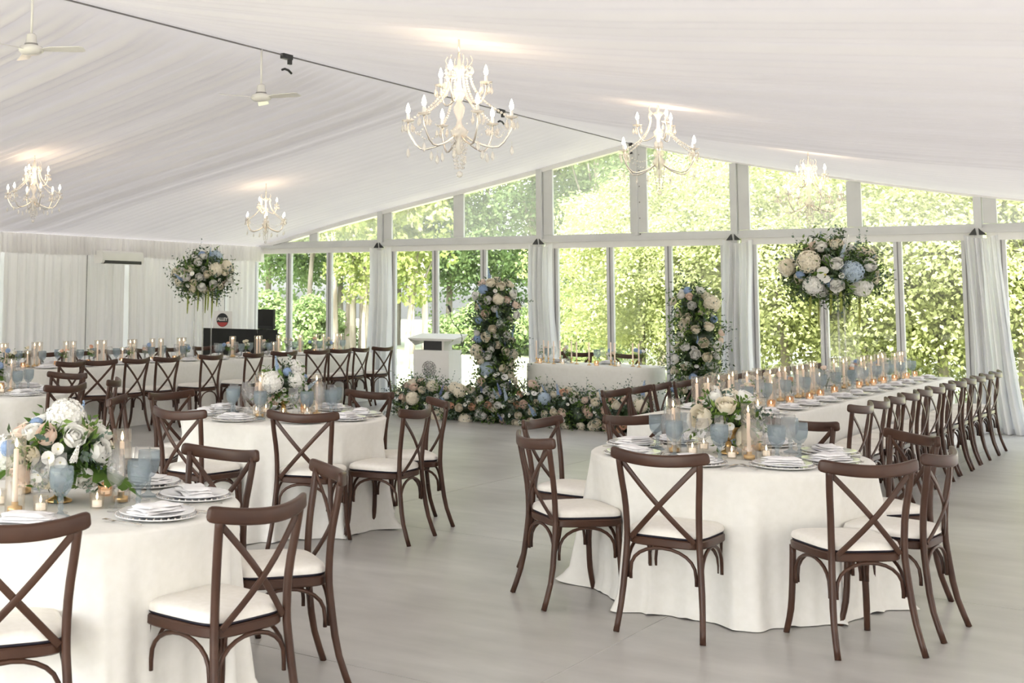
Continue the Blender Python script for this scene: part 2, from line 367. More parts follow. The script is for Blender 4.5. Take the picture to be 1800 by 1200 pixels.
# left wall and its drapes
M['sidewall'] = fabric('translucent_sidewall', (0.8, 0.79, 0.79), (0.84, 0.83, 0.83), 0.62, tcol=(0.68, 0.665, 0.66))  # translucency set so the added right wall works as a soft light
struct('wall_right_added', MB().box((1.62, 7.0, 1.2), (0.04, 22.0, 2.4)).mesh('wall_right_added', 'sidewall', False))  # unseen wall, added to close the right side and glow inwards
struct('wall_left', MB().box((-15.06, 7.0, 1.3), (0.04, 22.0, 2.6)).mesh('wall_left', 'vinyl', False))
def drape_mesh(y0, y1, z0, z1, amp, per, x0=0.0, seed=0, mat='drape', flare=0.0):
    rg = np.random.RandomState(seed); n_ = max(24, int((y1 - y0) / 0.018)); nz = 9
    yy = np.linspace(y0, y1, n_); ph = np.cumsum(rg.uniform(0.6, 1.4, n_)) * (yy[1] - yy[0]) / per * 2 * PI
    a_ = 0.5 + 0.5 * np.interp(np.arange(n_), np.arange(0, n_ + 12, 12), rg.uniform(0, 1, len(np.arange(0, n_ + 12, 12))))
    mb = MB()
    def fn(i, j):
        t = j / (nz - 1); z = z0 + (z1 - z0) * t
        k = 1.0 - 0.35 * t
        return (x0 + amp * k * a_[i] * (math.sin(ph[i]) + 0.3 * math.sin(2.3 * ph[i] + t)), yy[i], z)
    return mb.grid(fn, n_, nz).mesh('drape', mat)
dr = [(7.6, 10.2, 'leftmost sheer white drape on the left wall'), (10.25, 11.95, 'sheer white drape beside the left picture edge'), (12.02, 13.66, 'wide sheer drape left of the air conditioner'), (13.72, 14.57, 'narrow recessed drape hanging below the air conditioner'), (14.57, 16.99, 'wide sheer drape behind the tall left bouquet'), (17.03, 17.85, 'bright sheer drape in the corner beside the glass wall')]
for k, (a, b_, lab) in enumerate(dr):
    o = tag(obj('drape', drape_mesh(a, b_, 0.01, 2.54, 0.048, 0.17, 0, k), loc=(-14.86 if k != 3 else -14.93, 0, 0)), lab, 'drape', 'sheer drapes on the left wall')
vm = MB(); rg = np.random.RandomState(9); nv_ = 520; phv = np.cumsum(rg.uniform(0.5, 1.5, nv_)) * 0.02 / 0.085 * 2 * PI
swag = [0.05 * abs(math.sin(i * 0.019)) for i in range(nv_)]
vm.grid(lambda i, j: (-14.74 + 0.02 * math.sin(phv[i]) * (0.5 + j * 0.3), 7.55 + i * 0.02, [2.56, 2.545, 2.46, 2.37, 2.29][j] - (0.004 * math.sin(phv[i]) + swag[i] * j / 6)), nv_, 5)
tag(obj('valance', vm.mesh('valance', 'drape')), 'gathered white fabric valance running along the top of left wall', 'valance')

for yy in (13.69, 17.01):  # dark strips: first stands for drape-fold shade, second is a grey post
    struct('trim_%d' % (int(yy * 10) + 20), MB().box((-14.90, yy, 1.27), (0.04, 0.022, 2.54)).mesh('seam_post_strip', 'alud', False))
# gable glazing
POSTS = [-12.07, -9.03, -5.95, -2.82, 0.25]
tn = 0
def trim(me):
    global tn; tn += 1
    return struct('trim_%d' % tn, me)
trim(MB().box((-6.8, GY, 2.555), (16.5, 0.12, 0.06)).mesh('transom', 'alu', False))
for px in POSTS:
    h = ceil_z(px) - 0.02
    mb = MB().box((px - 0.045, GY, h / 2), (0.09, 0.14, h)); mb.box((px + 0.09, GY + 0.01, (h + 2.645) / 2), (0.16, 0.05, h - 2.645))
    trim(mb.mesh('post', 'alu', False))
for px, wd in ((-13.58, 0.18), (-10.57, 0.19), (-7.44, 0.27), (-4.37, 0.19), (-1.3, 0.19)):
    h = ceil_z(px) - 0.02
    mb = MB().box((px, GY + 0.01, (h + 2.645) / 2), (wd, 0.05, h - 2.645))
    if abs(px + 7.44) < 0.01:
        mb.box((px - 0.03, GY - 0.02, (h + 2.6) / 2), (0.05, 0.05, h - 2.6))
        for q in range(6): mb.ball((px + 0.02, GY - 0.012, 2.62 + q * 0.24), 0.012, 6, 4, 1)
    trim(mb.mesh('upright', ['alu', 'alud'], False))
rf = MB()
for a, b_ in ((-15.0, RX), (RX, 1.5)):
    xs = np.linspace(a, b_, 9)
    for k in range(8):
        za, zb = ceil_z(xs[k]) + 0.03, ceil_z(xs[k + 1]) + 0.03; d_ = 0.10 if a < RX - 1 else 0.06
        vs = []
        for yy in (GY - 0.04, GY + 0.10): vs += [(xs[k], yy, za - d_), (xs[k + 1], yy, zb - d_), (xs[k + 1], yy, zb), (xs[k], yy, za)]
        rf.add(vs, [(0, 1, 2, 3), (7, 6, 5, 4), (0, 4, 5, 1), (3, 2, 6, 7)])
trim(rf.mesh('rafter', 'white', False))
bay_edges = [(-14.96, -12.115, [-14.13, -13.22]), (-12.025, -9.075, [-11.02, -10.10]), (-8.985, -5.995, [-7.91, -6.99]), (-5.905, -2.865, [-4.80, -3.84]), (-2.775, 0.205, [-1.8, -0.8])]
brk = MB().add([(-.15, -.09, -.05), (-.10, -.09, .015), (-.075, -.09, .04), (-.06, -.09, -.05), (-.15, -.07, -.05), (-.10, -.07, .015), (-.075, -.07, .04), (-.06, -.07, -.05), (.06, -.09, -.05), (-.015, -.09, .015), (-.035, -.09, .04), (-.03, -.09, -.05), (.06, -.07, -.05), (-.015, -.07, .015), (-.035, -.07, .04), (-.03, -.07, -.05)], [(3, 2, 1, 0), (4, 5, 6, 7), (0, 1, 5, 4), (1, 2, 6, 5), (2, 3, 7, 6), (8, 9, 10, 11), (15, 14, 13, 12), (12, 13, 9, 8), (13, 14, 10, 9), (14, 15, 11, 10)]).mesh('bracket', 'darkmetal', False)
for bi, (x0, x1, mul) in enumerate(bay_edges):
    wobj = struct('window_%d' % (bi + 1), None, (0, 0, 0))
    obj('header', MB().box(((x0 + x1) / 2, GY, 2.48), (x1 - x0, 0.06, 0.10)).mesh('header', 'white', False), wobj)
    obj('sill', MB().box(((x0 + x1) / 2, GY, 0.035), (x1 - x0, 0.12, 0.07)).mesh('sill', 'alu', False), wobj)
    stiles = [x0 + 0.16 if bi else x0 + 0.02] + mul + [x1 - 0.16]
    for k, mxx in enumerate(stiles):
        mb = MB().box((mxx - 0.028, GY, 1.25), (0.045, 0.07, 2.36)).box((mxx + 0.028, GY + 0.01, 1.25), (0.045, 0.06, 2.36)).box((mxx, GY - 0.005, 1.25), (0.012, 0.06, 2.36), 1)
        obj('mullion', mb.mesh('mullion', ['alu', 'alud'], False), wobj)
    es = stiles
    for k in range(len(es) - 1):
        obj('pane', MB().box(((es[k] + es[k + 1]) / 2, GY + 0.01, 1.25), (es[k + 1] - es[k], 0.006, 2.36)).mesh('pane', 'pane', False), wobj)
up_edges = [-14.9, -13.58, -12.07, -10.57, -9.03, -7.44, -5.95, -4.37, -2.82, -1.3, 0.25]
for k in range(len(up_edges) - 1):
    a, b_ = up_edges[k], up_edges[k + 1]; wobj = struct('window_%d' % (k + 6))
    za, zb = ceil_z(a) - 0.02, ceil_z(b_) - 0.02; mid = ceil_z((a + b_) / 2) - 0.02
    y0 = GY + 0.035
    obj('pane', MB().add([(a, y0, 2.58), (b_, y0, 2.58), (b_, y0, zb), ((a + b_) / 2, y0, mid), (a, y0, za)], [(0, 1, 2, 3, 4)]).mesh('upper_pane', 'pvc', False), wobj)
    obj('sill', MB().box(((a + b_) / 2, GY + 0.02, 2.61), (b_ - a, 0.05, 0.06)).mesh('sill', 'alu', False), wobj)
for px in POSTS:
    o = tag(obj('bracket', brk, loc=(px, GY, 2.545)), 'black bracket on glass wall post %s' % {-12.07: 'right of the left corner windows', -9.03: 'behind the left floral pillar', -5.95: 'right of the right floral pillar', -2.82: 'at the far end of the right long table', 0.25: 'beyond the right picture edge'}[px], 'bracket', 'black curtain brackets') if px < 0 else None
# right side, out of view: posts and eave beam inside the added wall
trim(MB().box((1.5, 7.0, 2.42), (0.14, 22.0, 0.14)).mesh('eave_beam', 'alu', False))
for yy in frames + [-3.8]:
    trim(MB().box((1.5, yy, 1.2), (0.12, 0.16, 2.4)).mesh('side_post', 'alu', False))
# curtains tied to gable posts
def curtain_mesh(seed, w0, w1, drift, z0=0.01, z1=2.5):
    rg = np.random.RandomState(seed); n_ = 56; nz = 16; phs = rg.uniform(0, 6, 3)
    mb = MB()
    def fn(i, j):
        t = j / (nz - 1); u = i / (n_ - 1) - 0.5; wd = w0 + (w1 - w0) * t ** 2
        k = 2 * PI * 4.5
        yv = -0.10 - (0.035 + 0.05 * t) * (math.sin(u * k + phs[0] + 0.8 * t) + 0.4 * math.sin(1.9 * u * k + phs[1])) - 0.05 * t * t
        x = u * wd + drift * t ** 2 + 0.02 * math.sin(5 * t + phs[2])
        z = z1 - (z1 - z0) * t
        if t < 0.08: z -= 0.05 * math.cos(u * PI) * (1 - t / 0.08)
        return (x, yv, z)
    return mb.grid(fn, n_, nz).mesh('curtain', 'curtain')
for px, sd, w1, dx, lab in ((-12.07, 1, 0.46, 0.03, 'white tied curtain on the post left of the lectern'), (-9.03, 2, 0.50, 0.10, 'white tied curtain on the post behind the left floral pillar'), (-5.95, 3, 0.46, 0.02, 'white tied curtain on the post right of the right floral pillar'), (-2.82, 4, 0.56, 0.20, 'white tied curtain on the post at the end of right long table')):
    tag(obj('curtain', curtain_mesh(sd, 0.40, w1, dx), loc=(px, GY, 0)), lab, 'curtain', 'white curtains on the gable posts')
# air conditioner
ac = thing('air_conditioner', 'white wall-mounted air conditioner with dark louvre below the valance', 'air conditioner', (-14.66, 14.17, 2.17))
obj('case', MB().sweep([(0, -0.45, 0.08), (0, 0.45, 0.08)], rrect(0.2, 0.2, 0.04), (0, 0, 1)).mesh('case', 'white', True, 40), ac)
obj('louvre', MB().box((0.06, 0, 0.0), (0.10, 0.80, 0.05)).mesh('louvre', 'darkmetal', False), ac)
obj('flap', MB().box((0.09, 0, -0.03), (0.09, 0.80, 0.008)).mesh('flap', 'white', False), ac)

# ================================================================== EXTERIOR
lawn = struct('lawn', MB().add([(-90, -40, -0.12), (60, -40, -0.12), (60, 90, -0.12), (-90, 90, -0.12)], [(0, 1, 2, 3)]).mesh('lawn', 'grass', False))
def leaf_cloud(name, mat, n, lobes, size, seed, droop=0.0, aspect=0.6):
    rg = np.random.RandomState(seed)
    L = np.array([l_[:3] for l_ in lobes]); Rr = np.array([l_[3] for l_ in lobes])
    pr = Rr ** 2 / np.sum(Rr ** 2); idx = rg.choice(len(L), n, p=pr)
    d = rg.normal(size=(n, 3)); d /= np.linalg.norm(d, axis=1)[:, None]
    d[:, 2] = np.where(d[:, 2] < -0.4, -d[:, 2], d[:, 2])
    rad = rg.uniform(0.72, 1.05, n)[:, None]
    P = L[idx] + d * Rr[idx][:, None] * rad
    nrm = d + rg.normal(scale=0.6, size=(n, 3)) + np.array([0, 0, 0.35]); nrm /= np.linalg.norm(nrm, axis=1)[:, None]
    a = np.cross(nrm, rg.normal(size=(n, 3))); a /= np.linalg.norm(a, axis=1)[:, None]; a[:, 2] -= droop; a /= np.linalg.norm(a, axis=1)[:, None]
    b_ = np.cross(nrm, a); b_ /= np.linalg.norm(b_, axis=1)[:, None]
    s = size * rg.uniform(0.6, 1.25, n)[:, None]
    v0 = P - a * s * 0.5; v1 = P + b_ * s * aspect * 0.5 + nrm * s * 0.08; v2 = P + a * s * 0.5; v3 = P - b_ * s * aspect * 0.5 + nrm * s * 0.08
    V = np.stack([v0, v1, v2, v3], 1).reshape(-1, 3)
    me = bpy.data.meshes.new(name); me.vertices.add(len(V)); me.vertices.foreach_set('co', V.ravel())
    me.loops.add(n * 4); me.loops.foreach_set('vertex_index', np.arange(n * 4)); me.polygons.add(n)
    me.polygons.foreach_set('loop_start', np.arange(0, n * 4, 4)); me.polygons.foreach_set('loop_total', np.full(n, 4))
    me.update(); me.validate()
    lt = rg.uniform(0, 1, len(L))[idx] * 0.5 + rg.uniform(0, 0.5, n)
    at = me.attributes.new('tint', 'FLOAT', 'POINT'); at.data.foreach_set('value', np.repeat(lt, 4))
    me.materials.append(M[mat])
    return me
def crown_lobes(rx, rz, z0, nl, seed, lr=(0.5, 0.9)):
    rg = np.random.RandomState(seed); out = []
    for _ in range(nl):
        d = rg.normal(size=3); d /= np.linalg.norm(d); k = rg.uniform(0.55, 1.0)
        out.append((d[0] * rx * k, d[1] * rx * k, z0 + d[2] * rz * k, rg.uniform(*lr)))
    return out
def trunk_mesh(h, r, seed, lean=0.3, forks=2):
    rg = np.random.RandomState(seed); mb = MB()
    top = (rg.uniform(-lean, lean), rg.uniform(-lean, lean), h)
    pts = [(0, 0, -0.15), (top[0] * 0.2 + rg.uniform(-.05, .05), top[1] * 0.2, h * 0.33), (top[0] * 0.6, top[1] * 0.6 + rg.uniform(-.08, .08), h * 0.66), top]
    P = smooth_path(pts, 10); mb.tube(P, r, 8, (0, 1, 0.01), 0, [1.25 - 0.06 * i for i in range(11)])
    for k in range(forks):
        i = 5 + k; a = rg.uniform(0, 6.28); q = P[i]
        mb.tube(smooth_path([q, q + Vector((math.cos(a) * 0.5, math.sin(a) * 0.5, h * 0.2)), q + Vector((math.cos(a) * 0.9, math.sin(a) * 0.9, h * 0.45))], 6), r * 0.5, 6, (0, 1, 0.01), 0, [1, .9, .8, .7, .6, .5, .4])
    return mb.mesh('trunk', 'bark')
hedge = [leaf_cloud('hedge_foliage', 'leaf_hedge', 24000, crown_lobes(1.5, 2.0, 2.3, 60, 11 + k, (0.4, 0.75)), 0.085, k) for k in range(3)]
woodm = [leaf_cloud('wood_foliage', 'leaf_mid', 17000, crown_lobes(2.2, 3.0, 6.2, 60, 21 + k, (0.55, 1.0)), 0.15, 5 + k) for k in range(2)]
darkm = leaf_cloud('dark_foliage', 'leaf_dark', 17000, crown_lobes(2.4, 3.4, 4.2, 60, 31, (0.55, 1.0)), 0.14, 8)
yelm = leaf_cloud('yellow_foliage', 'leaf_yellow', 9000, crown_lobes(1.3, 2.3, 3.9, 44, 41, (0.45, 0.75)), 0.16, 9, droop=0.6)
shrm = [leaf_cloud('shrub_foliage', 'leaf_mid', 4200, crown_lobes(0.9, 0.8, 0.9, 22, 51 + k, (0.4, 0.65)), 0.15, 13 + k) for k in range(2)]
trk = [trunk_mesh(6.5, 0.095, 60 + k) for k in range(4)]
trkh = [trunk_mesh(3.0, 0.07, 70 + k) for k in range(2)]
trks = trunk_mesh(0.9, 0.04, 75, 0.1)
def tree(name, label, cat, leaf, trunk, loc, rz, s, group, sz=None):
    t = thing(name, label, cat, loc, rz, group); t.scale = (s, s, sz or s)
    obj('trunk', trunk, t); obj('foliage', leaf, t, kind='stuff')
    return t
k = 0
hd = [(-12.25, 27.5, 1.0), (-10.16, 24.5, .95), (-10.02, 26, 1.1), (-8.44, 23.8, 1.0), (-8.34, 25.5, 1.1), (-6.86, 23.0, 1.0), (-6.7, 24.8, 1.1), (-5.46, 22.6, 1.0), (-5.21, 24.2, 1.15), (-4.14, 22.2, 1.05), (-3.85, 24.0, 1.1), (-2.98, 22.0, 1.05), (-2.61, 23.5, 1.1), (-1.9, 22.5, 1.0)]
for tx, Y, s in hd:
    tree('leafy_bush', 'tall sunlit leafy bush behind the right glass, %s from the lectern side' % ORD[k], 'bush', hedge[k % 3], trkh[k % 2], (tx, Y, -0.12), k * 1.3, s, 'bushes close behind the glass'); k += 1
k = 0
for tx, Y, s in ((-16.13, 36, 1.1), (-13.12, 33, 1.0), (-11.05, 32, 1.1), (-9.77, 33, 1.0), (-7.74, 31, 1.1), (-6.58, 32, 1.0), (-5.04, 30, 1.05), (-4.09, 31, 1.1), (-2.73, 30, 1.0)):
    tree('tall_tree', 'pale green tall tree rising behind the bushes, %s from the lectern side' % ORD[k], 'tree', woodm[k % 2], trk[k % 4], (tx, Y, -0.12), k * 2.1, s, 'tall trees behind the bushes'); k += 1
k = 0
for tx, Y, s in ((-32.14, 37, 1.0), (-31.09, 38, 1.15), (-27.46, 36, 0.95), (-28.96, 40, 1.1), (-25.43, 36.5, 0.95), (-26.28, 40, 1.1), (-23.11, 38.5, 1.1), (-22.33, 40, 1.15), (-19.48, 38, 1.1), (-18.5, 39, 1.1)):
    tree('woodland_tree', 'woodland tree beyond the lawn, %s from the left wall' % ORD[k], 'tree', darkm if k in (1, 3, 6, 7, 8) else woodm[k % 2], trk[k % 4], (tx, Y, -0.12), k * 1.7, s, 'woodland trees beyond the lawn'); k += 1
k = 0
for tx, Y, h_ in ((-24.44, 33.5, 1.0), (-24.5, 34.2, 0.95), (-23.96, 33.8, 1.0), (-24.34, 34.8, 0.9), (-23.5, 34.0, 1.0), (-21.79, 34.0, 0.9), (-21.67, 34.6, 0.95)):
    t = thing('slender_tree', 'slender tree with a pale trunk at the wood edge, %s from the left' % ORD[k], 'tree', (tx, Y, -0.12), k * 1.1, 'slender trees at the wood edge'); t.scale = (h_,) * 3
    obj('trunk', trk[k % 4], t); obj('foliage', woodm[k % 2], t, (0, 0, 3.2), kind='stuff'); k += 1
tree('yellow_green_tree', 'bright yellow-green sunlit young tree left of the lectern', 'tree', yelm, trkh[0], (-17.48, 27, -0.12), 0.4, 1.0, 'young sunlit trees')
tree('yellow_green_tree', 'small yellow-green sunlit tree seen beside the pale trunks', 'tree', yelm, trkh[1], (-22.29, 32, 0.1), 2.2, 0.85, 'young sunlit trees')
k = 0
for tx, Y, s in ((-27.51, 33, 1.2), (-27.06, 34, 1.0), (-25.56, 33.5, 1.1), (-25.95, 35, 0.9), (-21.61, 36, 0.8), (-20.03, 35.5, 1.0), (-19.06, 36, 0.9), (-16.79, 35, 1.3), (-15.58, 34, 1.0)):
    tree('low_shrub', 'low green shrub along the lawn edge, %s from the left wall' % ORD[k], 'shrub', shrm[k % 2], trks, (tx, Y, -0.5), k * 2.3, s, 'shrubs along the lawn edge'); k += 1

# ================================================================== CHAIRS
def chair_parts():
    P = []
    circ = lambda r, n=8: [(r * math.cos(2 * PI * i / n), r * math.sin(2 * PI * i / n)) for i in range(n)]
    for s in (-1, 1):
        path = smooth_path([(s * .214, -.285, 0), (s * .200, -.232, .16), (s * .186, -.205, .36), (s * .181, -.198, .47), (s * .185, -.206, .62), (s * .198, -.228, .76), (s * .204, -.242, .852)], 14)
        P.append(('rear_leg', MB().tube(path, .0165, 8, (0, 1, 0.01), 0, [0.92] * 3 + [1.0] * 12).mesh('rear_leg', 'wood'), Z3, Z3))
        path = smooth_path([(s * .212, .205, 0), (s * .198, .178, .12), (s * .190, .168, .28), (s * .186, .164, .43)], 9)
        P.append(('front_leg', MB().tube(path, .0165, 8, (0, 1, 0.01), 0, [0.9, .92, .95] + [1.0] * 7).mesh('front_leg', 'wood'), Z3, Z3))
    # seat outline
    out = []
    for i in range(40):
        a = 2 * PI * i / 40; c_, s_ = math.cos(a), math.sin(a)
        ex = 0.42
        x = math.copysign(abs(c_) ** ex, c_); y = math.copysign(abs(s_) ** ex, s_)
        wdt = 0.186 + 0.024 * (y + 1) / 2
        out.append((x * wdt, y * 0.203))
    mb = MB(); n = 40
    rings = [(1.0, .418), (1.03, .424), (1.03, .452), (1.0, .458), (0.8, .458)]
    mb.grid(lambda i, j: (out[i][0] * rings[j][0], out[i][1] * rings[j][0], rings[j][1]), n, len(rings), wrap=True)
    mb.add([(x, y, .418) for x, y in out], [tuple(reversed(range(n)))])
    P.append(('seat_frame', mb.mesh('seat_frame', 'wood', True, 35), Z3, Z3))
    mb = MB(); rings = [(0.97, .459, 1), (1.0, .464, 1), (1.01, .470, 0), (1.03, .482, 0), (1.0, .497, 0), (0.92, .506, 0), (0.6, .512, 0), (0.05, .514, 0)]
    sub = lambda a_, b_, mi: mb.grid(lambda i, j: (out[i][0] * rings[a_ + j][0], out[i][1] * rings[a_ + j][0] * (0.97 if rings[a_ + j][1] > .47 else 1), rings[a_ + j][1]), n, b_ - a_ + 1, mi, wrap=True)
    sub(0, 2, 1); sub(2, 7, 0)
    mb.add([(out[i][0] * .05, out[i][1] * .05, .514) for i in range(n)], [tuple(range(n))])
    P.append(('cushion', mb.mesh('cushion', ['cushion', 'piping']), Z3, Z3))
    # top rail, bent, with rolled ends
    xs = np.concatenate([[-.247, -.2435, -.236], np.linspace(-.222, .222, 15), [.236, .2435, .247]]); path = [(x, -.225 - .072 * (1 - (x / .243) ** 2), .845 + 0.022 * (x / .243) ** 2) for x in xs]
    sc_ = [0.45, 0.78, 0.97] + [1.04] * 15 + [0.97, 0.78, 0.45]
    P.append(('top_rail', MB().sweep(path, rrect(.024, .058, .010, 3), (0, 0, 1), 0, sc_).mesh('top_rail', 'wood', True, 50), Z3, Z3))
    for s in (-1, 1):
        a = Vector((s * .196, -.232, .832)); b_ = Vector((-s * .158, -.203, .452)); path = []
        for k in range(11):
            t = k / 10; p = a.lerp(b_, t); p.y -= 0.035 * math.sin(PI * t) + (0.006 if s > 0 else -0.003)
            path.append(p)
        P.append(('cross_slat', MB().sweep(path, rrect(.009, .027, .004, 2), (1, 0, -0.9 if s > 0 else 0.9), 0).mesh('cross_slat', 'wood', True, 50), Z3, Z3))
    fr = [(-.186, .164), (.186, .164)]; bk = [(-.186, -.203), (.186, -.203)]
    for p, q in ((bk[0], bk[1]), (fr[0], fr[1]), (bk[0], fr[0]), (bk[1], fr[1])):
        p, q = Vector((*p, 0)), Vector((*q, 0)); d = (q - p); L = d.length; d.normalize(); path = []
        for k in range(13):
            a = PI * k / 12; u = L / 2 - (L / 2 - .022) * math.cos(a); z = .285 + .128 * math.sin(a) ** 0.8
            path.append(p + d * u + Vector((0, 0, z)))
        path = [path[0] - Vector((0, 0, .035))] + path + [path[-1] - Vector((0, 0, .035))]
        P.append(('arch_brace', MB().tube(path, .0088, 6, (d.y, d.x, 0.01)).mesh('arch_brace', 'wood'), Z3, Z3))
    return P
CH = chair_parts()
def chair(loc, rz, label, group):
    return build('crossback_chair', label, 'chair', CH, (loc[0], loc[1], 0), rz, group)
RAIL_R = 0.245      # rail sits this far behind the seat centre
def facing(dx, dy): return math.atan2(dy, dx) - PI / 2      # local +Y points along (dx, dy)

# ================================================================== TABLEWARE MESHES
plate_m = MB().lathe([(0.0, 0.0), (0.085, 0.0), (0.10, 0.006), (0.148, 0.017), (0.150, 0.020), (0.146, 0.021), (0.10, 0.012), (0.0, 0.009)], 28, cap0=False, cap1=False).mesh('plate', 'porcelain')
charger_m = MB().lathe([(0.0, 0.0), (0.12, 0.0), (0.165, 0.010), (0.167, 0.014), (0.12, 0.005), (0.0, 0.004)], 28, cap0=False, cap1=False).mesh('charger', 'porcelain')
bead_m = MB()
for i in range(36):
    a = 2 * PI * i / 36; bead_m.ball((0.160 * math.cos(a), 0.160 * math.sin(a), 0.014), 0.005, 5, 4)
bead_m = bead_m.mesh('beaded_rim', 'silver')
def napkin_mesh(seed):
    rg = np.random.RandomState(seed); mb = MB()
    for k in range(3):
        wv, hv = 0.21 - 0.02 * k, 0.115 - 0.008 * k; z0 = 0.004 + 0.011 * k; ph = rg.uniform(0, 6, 4)
        def fn(i, j, top):
            u = i / 10 - .5; v = j / 6 - .5
            e = 1 - max(abs(u), abs(v)) ** 6 * 40
            z = z0 + (0.010 if top else 0.0) * max(0.1, min(1, e)) + 0.004 * math.sin(9 * u + ph[0]) * math.cos(7 * v + ph[1]) * (1 if top else 0)
            return (u * wv + 0.01 * math.sin(5 * v + ph[2]), v * hv + 0.008 * math.sin(6 * u + ph[3]), z)
        vs = [fn(i, j, True) for j in range(7) for i in range(11)] + [fn(i, j, False) for j in range(7) for i in range(11)]
        fs = [(j * 11 + i, j * 11 + i + 1, (j + 1) * 11 + i + 1, (j + 1) * 11 + i) for j in range(6) for i in range(10)]
        per = [i for i in range(11)] + [j * 11 + 10 for j in range(1, 7)] + [66 + i for i in range(9, -1, -1)] + [j * 11 for j in range(5, 0, -1)]
        for q in range(len(per)):
            a, b_ = per[q], per[(q + 1) % len(per)]; fs.append((b_, a, a + 77, b_ + 77))
        mb.add(vs, fs)
    return mb.mesh('napkin', 'linen')
nap_m = [napkin_mesh(k) for k in range(3)]
gob_bowl = MB().lathe([(0.008, 0.068), (0.020, 0.074), (0.036, 0.098), (0.041, 0.125), (0.041, 0.150), (0.040, 0.168), (0.0385, 0.168), (0.0395, 0.150), (0.0395, 0.125), (0.034, 0.100), (0.0, 0.080)], 18, cap0=False, cap1=False).mesh('goblet_bowl', 'goblet')
gob_stem = MB().lathe([(0.0, 0.0), (0.034, 0.0), (0.033, 0.004), (0.014, 0.012), (0.007, 0.022), (0.011, 0.034), (0.0065, 0.044), (0.010, 0.056), (0.009, 0.069)], 14, cap0=False).mesh('goblet_stem', 'goblet')
wine_bowl = MB().lathe([(0.004, 0.095), (0.020, 0.104), (0.036, 0.130), (0.039, 0.160), (0.031, 0.222), (0.030, 0.222), (0.038, 0.160), (0.034, 0.130), (0.0, 0.105)], 18, cap0=False, cap1=False).mesh('wine_bowl', 'glass')
wine_stem = MB().lathe([(0.0, 0.0), (0.035, 0.0), (0.034, 0.003), (0.008, 0.010), (0.0038, 0.03), (0.0038, 0.08), (0.006, 0.097)], 12, cap0=False).mesh('wine_stem', 'glass')
flute_bowl = MB().lathe([(0.004, 0.09), (0.016, 0.10), (0.026, 0.14), (0.027, 0.18), (0.023, 0.235), (0.022, 0.235), (0.026, 0.18), (0.024, 0.14), (0.0, 0.10)], 16, cap0=False, cap1=False).mesh('flute_bowl', 'glass')
tumb_m = MB().lathe([(0.0, 0.0), (0.030, 0.0), (0.037, 0.09), (0.0355, 0.09), (0.029, 0.006), (0.0, 0.006)], 16, cap0=False, cap1=False).mesh('tumbler', 'goblet')
fork_m = MB().sweep([(0, -.095, .004), (0, -.02, .006), (0, .03, .005), (0, .05, .003)], rrect(.008, .003, .0012, 1), (0, 0, 1), 0, [1.3, .7, .7, 1.6])
for q in (-.009, -.003, .003, .009): fork_m.sweep([(q * .8, .05, .003), (q, .072, .006), (q, .10, .006)], rrect(.003, .002, .0008, 1), (0, 0, 1))
fork_m = fork_m.mesh('fork', 'silver')
knife_m = MB().sweep([(0, -.11, .004), (0, -.01, .005), (0, .0, .004), (0, .08, .003), (0, .115, .003)], rrect(.012, .003, .0012, 1), (0, 0, 1), 0, [.9, .8, 1.1, 1.3, .4]).mesh('knife', 'silver')
tube_m = MB().lathe([(0.0395, 0.0), (0.0395, 0.30), (0.0375, 0.30), (0.0375, 0.0)], 20, cap0=False, cap1=False).mesh('glass_tube', 'hurricane')
tubes_m = MB().lathe([(0.0395, 0.0), (0.0395, 0.20), (0.0375, 0.20), (0.0375, 0.0)], 18, cap0=False, cap1=False).mesh('glass_tube_short', 'hurricane')
tbase_m = MB().lathe([(0.0, 0.0), (0.030, 0.0), (0.030, 0.022), (0.014, 0.026), (0.014, 0.04), (0.0, 0.04)], 14, cap0=False, cap1=False).mesh('gold_foot', 'gold')
def candle_meshes(h):
    wx = MB().lathe([(0.0, 0.03), (0.0115, 0.03), (0.0105, h), (0.004, h + .003), (0.0, h + .003)], 10, cap0=False, cap1=False).mesh('wax', 'wax')
    fl = MB().lathe([(0.0, h + .006), (0.005, h + .014), (0.006, h + .022), (0.003, h + .036), (0.0, h + .046)], 8, cap0=False, cap1=False).mesh('flame', 'flame')
    return wx, fl
can_t, can_s = candle_meshes(0.235), candle_meshes(0.14)
vot_glass = MB().lathe([(0.0, 0.0), (0.026, 0.0), (0.031, 0.062), (0.0295, 0.062), (0.025, 0.005), (0.0, 0.005)], 14, cap0=False, cap1=False).mesh('votive_cup', 'hurricane')
vot_amb = MB().lathe([(0.0, 0.0), (0.030, 0.0), (0.034, 0.03), (0.030, 0.068), (0.028, 0.068), (0.031, 0.03), (0.0, 0.006)], 14, cap0=False, cap1=False).mesh('amber_cup', 'amber')
tea_wax = MB().lathe([(0.0, 0.006), (0.020, 0.006), (0.020, 0.030), (0.0, 0.031)], 10, cap0=False, cap1=False).mesh('tea_wax', 'waxw')
tea_fl = MB().lathe([(0.0, 0.033), (0.004, 0.040), (0.005, 0.046), (0.0, 0.064)], 6, cap0=False, cap1=False).mesh('tea_flame', 'flame')
TABLE_H = 0.765
SPOTS = []
def free(x, y, r_, reach=0.16):
    # nearest clear spot on a table top for a standing item of radius r_
    for k in range(160):
        rr = reach * math.sqrt(k / 160.0); a = k * 2.39996; px, py = x + rr * math.cos(a), y + rr * math.sin(a)
        if all((px - q[0]) ** 2 + (py - q[1]) ** 2 > (r_ + q[2] + .004) ** 2 for q in SPOTS):
            SPOTS.append((px, py, r_)); return px, py
    SPOTS.append((x, y, r_)); return x, y
